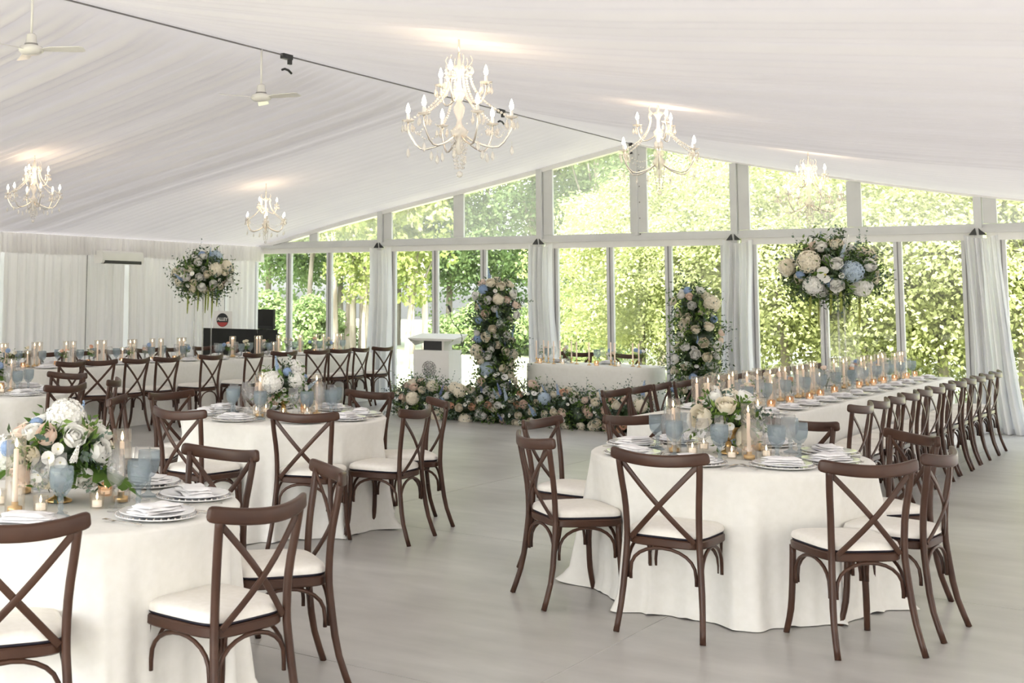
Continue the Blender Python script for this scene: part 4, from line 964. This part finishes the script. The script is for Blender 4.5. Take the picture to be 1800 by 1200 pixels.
for tname, (lab, sd) in cen.items():
    cx, cy = ROUND[tname]['c']; t = thing('flower_centrepiece', lab, 'centrepiece', (cx, cy, TABLE_H + .004), 0.2, 'low centrepieces on the round tables')
    obj('compote_bowl', compote, t)
    big = 1.18 if sd == 33 else 1.0
    ells = [(0, 0, .20, .155 * big, .155 * big, .095 * big), (.03, -.03, .235, .11 * big, .11 * big, .085 * big)]
    if sd == 11: spec = [('rose_cream', 6, .072, .15), ('rose_white', 9, .064, .2), ('rose_blush', 4, .056, .1), ('hyd_pale', 1, .045, 0), ('daisy', 12, .022, .4)]
    elif sd == 22: spec = [('hyd_white', 4, .072, 0), ('rose_blush', 6, .052, .1), ('rose_white', 7, .05, .15), ('hyd_blue', 3, .03, .2), ('spike_blue', 3, .022, 1.0), ('daisy', 12, .022, .4)]
    else: spec = [('hyd_white', 3, .078, 0), ('rose_white', 14, .055, .15), ('rose_blush', 6, .055, .1), ('rose_cream', 5, .052, .1), ('hyd_blue', 5, .032, .3), ('spike_blue', 3, .02, 1.0), ('spike_white', 2, .02, 1.2), ('daisy', 16, .026, .5)]
    arrangement(t, ells, spec, sd, nfol=46, nlight=40, neuca=8, lsize=.06, llen=.085, zmin=.10)
    for q in range(3 if sd in (33, 11) else 2):
        a = R({33: (8, -150, 75), 11: (22, 170, 80), 22: (-150, 50, 0), 44: (0, -60, 0)}[sd][q])
        obj('monstera_leaf', mon_m, t, (.10 * math.cos(a), .10 * math.sin(a), .17), (R(-12), 0, a - PI / 2), 1.1 if sd == 33 else .7, kind='stuff')
# floral pillars
def pillar(x, y, h, wd, seed, lab, spec):
    t = thing('floral_pillar', lab, 'floral pillar', (x, y, 0), 0, 'floral pillars beside the head table')
    ells = []
    rg = np.random.RandomState(seed); nseg = 8
    for k in range(nseg):
        u = (k + .4) / nseg; ww = wd[0] * (1 - u) + wd[1] * u
        ells.append((rg.uniform(-.06, .06), rg.uniform(-.04, .04), h * u, ww * rg.uniform(.85, 1.1), ww * .8, h / nseg * .75))
    arrangement(t, ells, spec, seed, nfol=520, nlight=150, neuca=110, lsize=.075, llen=.20, view=CAMV)
    return t
pillar(-8.25, 14.97, 1.84, (.20, .27), 101, 'narrow tall floral pillar of cream roses left of the head table', [('hyd_pale', 1, .095, 0), ('hyd_cream', 4, .08, 0), ('rose_white', 24, .064, .12), ('rose_cream', 28, .068, .1), ('rose_blush', 9, .062, .1), ('hyd_blue', 3, .06, .1), ('spike_blue', 4, .03, 1), ('spike_viol', 3, .028, 1), ('anemone', 5, .042, .3), ('daisy', 22, .03, .3)])
pillar(-5.76, 15.66, 1.72, (.30, .20), 202, 'wider floral pillar of ivory roses right of the head table', [('hyd_cream', 5, .095, 0), ('hyd_pale', 1, .09, 0), ('rose_white', 34, .068, .12), ('rose_cream', 22, .068, .1), ('rose_blush', 9, .062, .1), ('hyd_blue', 5, .05, .1), ('spike_blue', 6, .03, 1), ('anemone', 8, .048, .3), ('daisy', 24, .032, .3)])
# floor meadow and lectern clump
t = thing('floor_flower_meadow', 'long low meadow of roses and greenery on the floor before the head table', 'flower arrangement', (-7.6, 14.98, 0), 0)
ells = []; rg = np.random.RandomState(5)
for k in range(11):
    u = k / 10; ells.append((-1.15 + 2.45 * u, rg.uniform(-.03, .05), .16, .26, .22 + rg.uniform(0, .04), .24 + rg.uniform(-.03, .10)))
arrangement(t, ells, [('rose_cream', 30, .066, .1), ('rose_white', 26, .062, .12), ('rose_blush', 18, .064, .1), ('rose_peach', 10, .055, .05), ('hyd_cream', 7, .085, 0), ('hyd_pale', 2, .09, .1), ('spike_blue', 9, .035, 1), ('spike_viol', 6, .03, 1), ('anemone', 8, .036, .3), ('daisy', 50, .026, .35)], 303, nfol=900, nlight=220, neuca=240, lsize=.06, llen=.17, view=CAMV)
t = thing('floor_flower_clump', 'rounded floor arrangement of blush roses in front of the lectern', 'flower arrangement', (-9.45, 15.0, 0), 0)
arrangement(t, [(0, 0, .18, .34, .28, .30), (-.2, 0, .2, .22, .22, .22), (.24, .02, .18, .22, .22, .22), (0.42, 0, .1, .16, .2, .16)], [('rose_blush', 6, .062, .05), ('rose_cream', 8, .062, .05), ('rose_white', 5, .05, .1), ('hyd_cream', 5, .085, 0), ('hyd_white', 2, .08, 0), ('spike_blue', 4, .03, 1), ('spike_viol', 2, .03, 1), ('anemone', 4, .04, .3), ('daisy', 12, .026, .3)], 404, nfol=420, nlight=110, neuca=130, lsize=.06, llen=.18, view=CAMV)
# tall stands with bouquets
leg_m = MB().tube([(0, 0, 0), (0, 0, .93)], .009, 8).mesh('acrylic_leg', 'acrylic')
ring_m = MB().lathe([(0.0, 0.0), (.16, 0.0), (.16, .012), (0.0, .012)], 24, cap0=False, cap1=False).mesh('stand_plate', 'acrylic')
def tall(x, y, sd, lab, lab2):
    z = TABLE_H + .004; t = thing('flower_stand', lab2, 'flower stand', (x, y, z), .3, 'tall clear stands on the long tables')
    obj('base_plate', ring_m, t); obj('top_plate', ring_m, t, (0, 0, .93))
    for q in range(4): obj('leg', leg_m, t, (.12 * math.cos(q * PI / 2 + .4), .12 * math.sin(q * PI / 2 + .4), .006))
    f = thing('tall_bouquet', lab, 'bouquet', (x, y, z + .945), 0, 'bouquets on the tall stands')
    ells = [(0, 0, .20, .30, .30, .19), (-.16, -.05, .17, .20, .20, .16), (.18, .05, .20, .20, .20, .17), (0, 0, .34, .20, .20, .14)]
    arrangement(f, ells, [('hyd_pale', 1, .105, 0), ('hyd_cream', 4, .10, 0), ('hyd_white', 2, .10, 0), ('rose_white', 14, .068, .05), ('rose_cream', 14, .07, .05), ('rose_blush', 8, .068, .05), ('orchid', 10 if sd > 600 else 3, .075, .35), ('hyd_blue', 2, .05, .1), ('spike_blue', 4, .03, 1), ('spike_white', 3, .03, 1), ('daisy', 20, .032, .3)], sd, nfol=330, nlight=90, neuca=50, lsize=.075, llen=.17, zmin=-.10, view=CAMV)
    rg = np.random.RandomState(sd)
    for q in range(7):
        a = q * .9 + rg.uniform(0, .4); r_ = rg.uniform(.12, .26); L = rg.uniform(.22, .42)
        obj('amaranthus', MB().tube(smooth_path([(0, 0, .05), (.01, .01, -.1), (0, .01, -L)], 6), .013, 6, (0, 1, .1), 0, [.6, .9, 1.1, 1, 1, .8, .4]).mesh('amaranthus', 'amaranthus'), f, (r_ * math.cos(a), r_ * math.sin(a), .03))
tall(LLX, 13.18, 555, 'tall round bouquet with pale blue hydrangea above the left long table', 'clear acrylic four-leg flower stand on the left long table')
tall(RLX, 12.90, 666, 'tall bouquet with white orchids and blue hydrangea above right long table', 'clear acrylic four-leg flower stand on the right long table')
# bud vases on the long tables
bud_m = MB().lathe([(0.0, 0.0), (.022, 0.0), (.028, .03), (.012, .07), (.014, .10), (.0125, .10), (.010, .07), (.025, .03), (0.0, .005)], 12, cap0=False, cap1=False).mesh('bud_vase', 'glass')
def budvase(x, y, sd, lab, group):
    x, y = free(x, y, .055)
    rg = np.random.RandomState(sd); t = thing('bud_vase', lab, 'bud vase', (x, y, TABLE_H + .004), 0, group)
    obj('vase', bud_m, t)
    kinds = ['rose_white', 'rose_blush', 'rose_cream', 'daisy', 'rose_peach', 'hyd_blue', 'rose_white']
    pts = []
    for q in range(4):
        a = rg.uniform(0, 6.28); r_ = rg.uniform(.02, .07); zz = rg.uniform(.13, .22); d = Vector((r_ * math.cos(a), r_ * math.sin(a), .08)).normalized()
        kd = kinds[rg.randint(len(kinds))]
        obj(BL[kd][0], BL[kd][1][0], t, (r_ * math.cos(a), r_ * math.sin(a), zz), d.to_track_quat('Z', 'Y'), .03 if kd != 'daisy' else .02)
        obj('stem', MB().tube([(0, 0, .02), (r_ * .3 * math.cos(a), r_ * .3 * math.sin(a), .10), (r_ * math.cos(a), r_ * math.sin(a), zz)], .0022, 5, (0, 1, .1)).mesh('stem', 'stem'), t)
        pts += [((r_ * .6 * math.cos(a), r_ * .6 * math.sin(a), .10), tuple(d))] * 2
    obj('foliage', sprig_cloud('bud_foliage', 'foliage_l', pts, .035, 6, sd, length=.09), t, kind='stuff')
for i in range(15):
    yy = 16.2 - i * .5
    if abs(yy - 13.18) < .2: continue
    budvase(LLX + (.05 if i % 2 else -.07), yy, 700 + i, 'glass bud vase of small blooms on left long table, %s from glass' % ORD[i], 'bud vases on the left long table')
for i in range(12):
    yy = 15.9 - i * .57
    if abs(yy - 12.9) < .2: continue
    budvase(RLX + (-.08 if i % 2 else -.02), yy, 740 + i, 'glass bud vase of small blooms on right long table, %s from glass' % ORD[i], 'bud vases on the right long table')
for i, xx in enumerate((-8.02, -7.6, -7.02, -6.6)):
    budvase(xx, HTY + (-.05 if i % 2 else .08), 780 + i, 'glass bud vase of small blooms, %s from the left on the head table' % ORD[i], 'bud vases on the head table')

# ================================================================== CHANDELIERS
def arc_arm(r_, z0, z1, dip):
    return smooth_path([(0.02, 0, z0), (r_ * .35, 0, z0 - dip * .7), (r_ * .75, 0, z0 - dip), (r_ * .98, 0, (z0 + z1) / 2 - dip * .3), (r_, 0, z1)], 12)
dish_m = MB().lathe([(0.0, 0.0), (.018, 0.0), (.034, .007), (.036, .011), (.030, .008), (0.0, .006)], 14, cap0=False, cap1=False).mesh('drip_dish', 'crystal')
sleeve_m = MB().lathe([(.0095, .008), (.0095, .045), (0.0, .046)], 8, cap0=False, cap1=False).mesh('candle_sleeve', 'white')
bulb_m = MB().lathe([(0.0, .046), (.009, .052), (.013, .066), (.010, .082), (.004, .100), (0.0, .108)], 10, cap0=False, cap1=False).mesh('bulb', 'bulb')
def drop(mb, x, y, z, s=1.0):
    mb.tube([(x, y, z), (x, y, z - .012 * s)], .0012, 4)
    mb.lathe([(0, -.044 * s), (.0065 * s, -.034 * s), (.0045 * s, -.022 * s), (0, -.012 * s)], 6, (x, y, z), 0, False, False)
drops_m = MB()
for q in range(5): drop(drops_m, .031 * math.cos(q * 1.2566), .031 * math.sin(q * 1.2566), .006, 1.5)
drops_m = drops_m.mesh('crystal_drops', 'crystal', False)
armL = MB().tube(arc_arm(.285, -.045, .03, .075), .0055, 6, (0, 1, 0)).mesh('lower_arm', 'chrome')
armU = MB().tube(arc_arm(.15, .17, .235, .045), .005, 6, (0, 1, 0)).mesh('upper_arm', 'chrome')
col_m = MB().lathe([(0, -.16), (.012, -.155), (.03, -.12), (.016, -.09), (.04, -.06), (.05, -.03), (.02, .0), (.012, .03), (.028, .07), (.034, .10), (.014, .13), (.03, .16), (.038, .185), (.014, .21), (.010, .27), (.022, .30), (.045, .325), (.012, .335), (.006, .40)], 14, cap0=False, cap1=False).mesh('column', 'crystal')
crown_m = MB()
for q in range(6):
    a = q * PI / 3; ca, sa = math.cos(a), math.sin(a)
    crown_m.tube(smooth_path([(0, 0, .31), (.05 * ca, .05 * sa, .325), (.075 * ca, .075 * sa, .36), (.06 * ca, .06 * sa, .385)], 6), .0035, 5, (0, 1, .1))
    drop(crown_m, .072 * ca, .072 * sa, .345, 1.6)
crown_m = crown_m.mesh('crown', 'crystal')
bead_str = MB()
for q in range(6):
    a = q * PI / 3; ca, sa = math.cos(a), math.sin(a)
    for u in np.linspace(0, 1, 22):
        r_ = .06 + .205 * u ** 1.9; z = .32 - .275 * u ** .75
        bead_str.ball((r_ * ca, r_ * sa, z), .0085, 5, 4)
    a2 = a + PI / 6
    for u in np.linspace(-1, 1, 13):
        aa = a2 + u * PI / 6; rr = .262 - .03 * (1 - u * u); bead_str.ball((rr * math.cos(aa), rr * math.sin(aa), .02 - .075 * (1 - u * u)), .005, 5, 4)
    for u in np.linspace(0, 1, 9): bead_str.ball((.045 * ca * (1 - .5 * u), .045 * sa * (1 - .5 * u), -.07 - .16 * u), .0075, 5, 4)
bead_str = bead_str.mesh('bead_strand', 'crystal')
pend_m = MB(); pend_m.ball((0, 0, -.265), .018, 8, 6)
for q in range(12):
    a = q * PI / 6; rr = .285 if q % 2 == 0 else .16; drop(pend_m, rr * math.cos(a), rr * math.sin(a), -.05 - (.04 if q % 2 == 0 else .07), 1.8)
pend_m = pend_m.mesh('pendant_drops', 'crystal')
def chandelier(x, y, z, rz, lab, s=1.06):
    t = thing('chandelier', lab, 'chandelier', (x, y, z), rz, 'crystal chandeliers'); t.scale = (s,) * 3
    hz = (ceil_z(x) - z) / s
    obj('stem', MB().tube([(0, 0, .38), (0, 0, hz)], .006, 6).mesh('stem', 'chrome'), t)
    obj('column', col_m, t); obj('crown', crown_m, t, kind='stuff'); obj('bead_strand', bead_str, t, kind='stuff'); obj('pendant_drops', pend_m, t, kind='stuff')
    for q in range(9):
        low = q < 6; a = q * PI / 3 if low else (q - 6) * 2 * PI / 3 + .4
        ar = obj('arm', armL if low else armU, t, Z3, (0, 0, a)); tip = (.285, 0, .03) if low else (.15, 0, .235)
        obj('drip_dish', dish_m, ar, tip); obj('candle_sleeve', sleeve_m, ar, tip); obj('bulb', bulb_m, ar, tip); obj('crystal_drops', drops_m, ar, tip, kind='stuff')
    ld = bpy.data.lights.new('chandelier_light', 'POINT'); ld.energy = 6.0; ld.color = (1.0, 0.72, 0.44); ld.shadow_soft_size = 0.16
    lo = bpy.data.objects.new('chandelier_light', ld); COL.objects.link(lo); lo.location = (x, y, z + .25)
chandelier(-3.65, 6.20, 2.62, .35, 'large crystal chandelier hanging nearest over the middle of the room')
chandelier(-3.70, 9.33, 2.74, .9, 'crystal chandelier in front of the gable peak')
chandelier(-3.62, 13.1, 2.66, .1, 'crystal chandelier before the upper right window above the tall bouquet')
chandelier(-11.25, 9.5, 2.76, .6, 'crystal chandelier hanging at the far left of the ceiling')
chandelier(-11.4, 13.9, 2.70, .2, 'small-looking crystal chandelier over the left long table near the glass')

# ================================================================== CEILING FANS
mot_m = MB().lathe([(0, -.035), (.07, -.03), (.095, -.012), (.098, .012), (.085, .028), (.05, .04), (.05, .052), (.045, .055), (.038, .12), (.026, .13), (0, .13)], 22, cap0=False, cap1=False).mesh('motor', 'fanwhite')
band_m = MB().lathe([(.051, .040), (.052, .052)], 22, cap0=False, cap1=False).mesh('motor_band', 'alud')
def blade():
    mb = MB()
    mb.sweep([(.08, 0, 0), (.16, 0, .004), (.40, 0, 0), (.43, 0, 0)], rrect(.10, .006, .002, 1), (0, 0.22, 1), 0, [.45, .9, 1.1, .8])
    return mb.mesh('blade', 'fanwhite', False)
bl_m = blade()
rod_m = MB().tube([(0, 0, .12), (0, 0, .47)], .0105, 8).mesh('downrod', 'fanwhite')
for (yy, rz, lab) in ((6.29, .5, 'white three-blade ceiling fan at the upper left corner'), (9.09, .1, 'white three-blade ceiling fan further along the tent ridge')):
    t = thing('ceiling_fan', lab, 'ceiling fan', (RX, yy, 3.52), rz, 'ceiling fans along the ridge')
    obj('motor', mot_m, t, Z3, Z3, 1, None); obj('motor_band', band_m, t); obj('downrod', rod_m, t)
    for q in range(3): obj('blade', bl_m, t, (0, 0, .0), (0, 0, q * 2 * PI / 3))

# ================================================================== LECTERN
t = thing('lectern', 'white lectern with a black inset panel and round knot emblem', 'lectern', (-10.02, 16.35, 0), R(4))
obj('pedestal', MB().box((0, 0, .43), (.60, .42, .86)).mesh('pedestal', 'white', False), t)
obj('neck', MB().box((0, .02, .945), (.34, .26, .17)).mesh('neck', 'white', False), t)
obj('inset_panel', MB().box((-.02, -.115, .94), (.30, .02, .165)).mesh('inset_panel', 'blackplastic', False), t)
tr = MB().add([(-.40, -.22, 1.035), (.40, -.22, 1.035), (.40, .24, 1.10), (-.40, .24, 1.10), (-.28, -.20, 1.00), (.28, -.20, 1.00), (.28, .22, 1.04), (-.28, .22, 1.04)], [(0, 1, 2, 3), (7, 6, 5, 4), (0, 4, 5, 1), (1, 5, 6, 2), (2, 6, 7, 3), (3, 7, 4, 0)])
for sx in (-1, 1): tr.add([(sx * .40, -.22, 1.036), (sx * .40, .24, 1.10), (sx * .30, .22, .965), (sx * .28, -.20, .93)], [(0, 1, 2, 3), (3, 2, 1, 0)])
obj('reading_shelf', tr.mesh('reading_shelf', 'white', False), t)
em = MB(); yv = -.213; r0 = .115; zc = .585; xc = -.03
def bar(x0, z0, x1, z1): em.tube([(xc + x0, yv, zc + z0), (xc + x1, yv, zc + z1)], .0045, 5, (0, 1, .1))
for q in range(4):
    pts = [(xc + r0 * math.cos(R(q * 90 + 8 + 74 * k / 8)), yv, zc + r0 * math.sin(R(q * 90 + 8 + 74 * k / 8))) for k in range(9)]; em.tube(pts, .0045, 5, (0, 1, .1))
for sx in (-1, 1):
    for sz in (-1, 1):
        for a, b_ in (((.012, .0), (.012, .11)), ((.0, .012), (.11, .012)), ((.035, .012), (.035, .085)), ((.012, .035), (.085, .035)), ((.058, .035), (.058, .095)), ((.035, .058), (.095, .058)), ((.082, .012), (.082, .05)), ((.012, .082), (.05, .082))):
            bar(sx * a[0], sz * a[1], sx * b_[0], sz * b_[1])
obj('knot_emblem', em.mesh('knot_emblem', 'alud'), t, kind='stuff')
mk = thing('gooseneck_microphone', 'black gooseneck microphone curving up from the lectern', 'microphone', (-9.70, 16.42, 1.0), 0)
obj('gooseneck', MB().tube(smooth_path([(.05, 0, -.06), (.07, 0, .04), (.02, 0, .16), (-.08, 0, .26), (-.13, 0, .36), (-.13, 0, .44)], 16), .006, 6, (0, 1, .1)).mesh('gooseneck', 'blackplastic'), mk)
obj('head', MB().tube(smooth_path([(-.13, 0, .43), (-.14, 0, .47), (-.17, 0, .53)], 6), .02, 10, (0, 1, .1), 0, [.5, .8, .8, 1, 1.1, 1.1, .8]).mesh('head', 'blackplastic'), mk)
obj('clamp', MB().box((.03, 0, -.065), (.13, .03, .012)).box((.06, 0, -.04), (.014, .02, .06)).mesh('clamp', 'blackplastic', False), mk)

# ================================================================== DJ BOOTH
t = thing('booth_screen', 'black folding fabric booth screen in front of the corner drape', 'booth screen', (-13.55, 15.85, 0), 0)
for k, (a, b_) in enumerate(((-.80, -.40), (-.39, .39), (.40, .80))):
    obj('panel', MB().box(((a + b_) / 2, 0 if k == 1 else .02, .555), (b_ - a, .03, 1.11)).mesh('panel', 'black', False), t)
obj('table', MB().box((-.1, .25, 1.02), (1.2, .42, .03)).mesh('table', 'blackplastic', False), t)
t = thing('monitor', 'square black monitor on a stand on the booth', 'monitor', (-13.12, 16.05, 1.036), R(-6))
obj('screen', MB().box((0, 0, .24), (.36, .05, .32)).mesh('screen', 'blackplastic', False), t)
obj('front_grille', MB().box((0, -.027, .26), (.33, .008, .26)).mesh('front_grille', 'black', False), t)
for sx in (-.08, .08): obj('foot', MB().box((sx, 0, .04), (.03, .14, .08)).mesh('foot', 'blackplastic', False), t)
t = thing('sign_board', 'pale sign board with a round black logo reading ALLEY', 'sign', (-14.02, 16.0, 1.036), R(10))
obj('board', MB().box((0, 0, .21), (.36, .012, .30)).mesh('board', 'white', False), t)
disc = MB(); disc.lathe([(0, 0), (.115, 0), (.115, .006), (0, .006)], 32, cap0=False, cap1=False)
obj('logo_disc', disc.mesh('logo_disc', 'blackplastic', False), t, (-.01, -.006, .21), (R(90), 0, 0))
seg = MB(); ang = [R(200 + 140 * k / 12) for k in range(13)]
seg.add([(.110 * math.cos(a), -.0135, .110 * math.sin(a)) for a in ang], [tuple(range(13))])
obj('logo_band', seg.mesh('logo_band', 'red', False), t, (-.01, 0, .21))
fc = bpy.data.curves.new('alley_text', 'FONT'); fc.body = 'ALLEY'; fc.size = .075; fc.align_x = 'CENTER'; fc.align_y = 'CENTER'; fc.extrude = .001; fc.offset = .0015
fo = bpy.data.objects.new('alley_text', fc); COL.objects.link(fo)
tm = bpy.data.meshes.new_from_object(fo.evaluated_get(bpy.context.evaluated_depsgraph_get())); bpy.data.objects.remove(fo)
tm.materials.clear(); tm.materials.append(M['white'])
obj('lettering', tm, t, (-.01, -.0140, .222), (R(90), 0, 0), kind='stuff')
obj('easel_foot', MB().box((0, .02, .03), (.14, .10, .06)).mesh('easel_foot', 'blackplastic', False), t)
tag(obj('red_bottle', MB().lathe([(0, 0), (.028, 0), (.030, .05), (.012, .085), (.010, .12), (0, .12)], 12, cap0=False, cap1=False).mesh('red_bottle', 'red'), loc=(-14.2, 15.98, 1.036)), 'small red bottle beside the round logo sign', 'bottle')
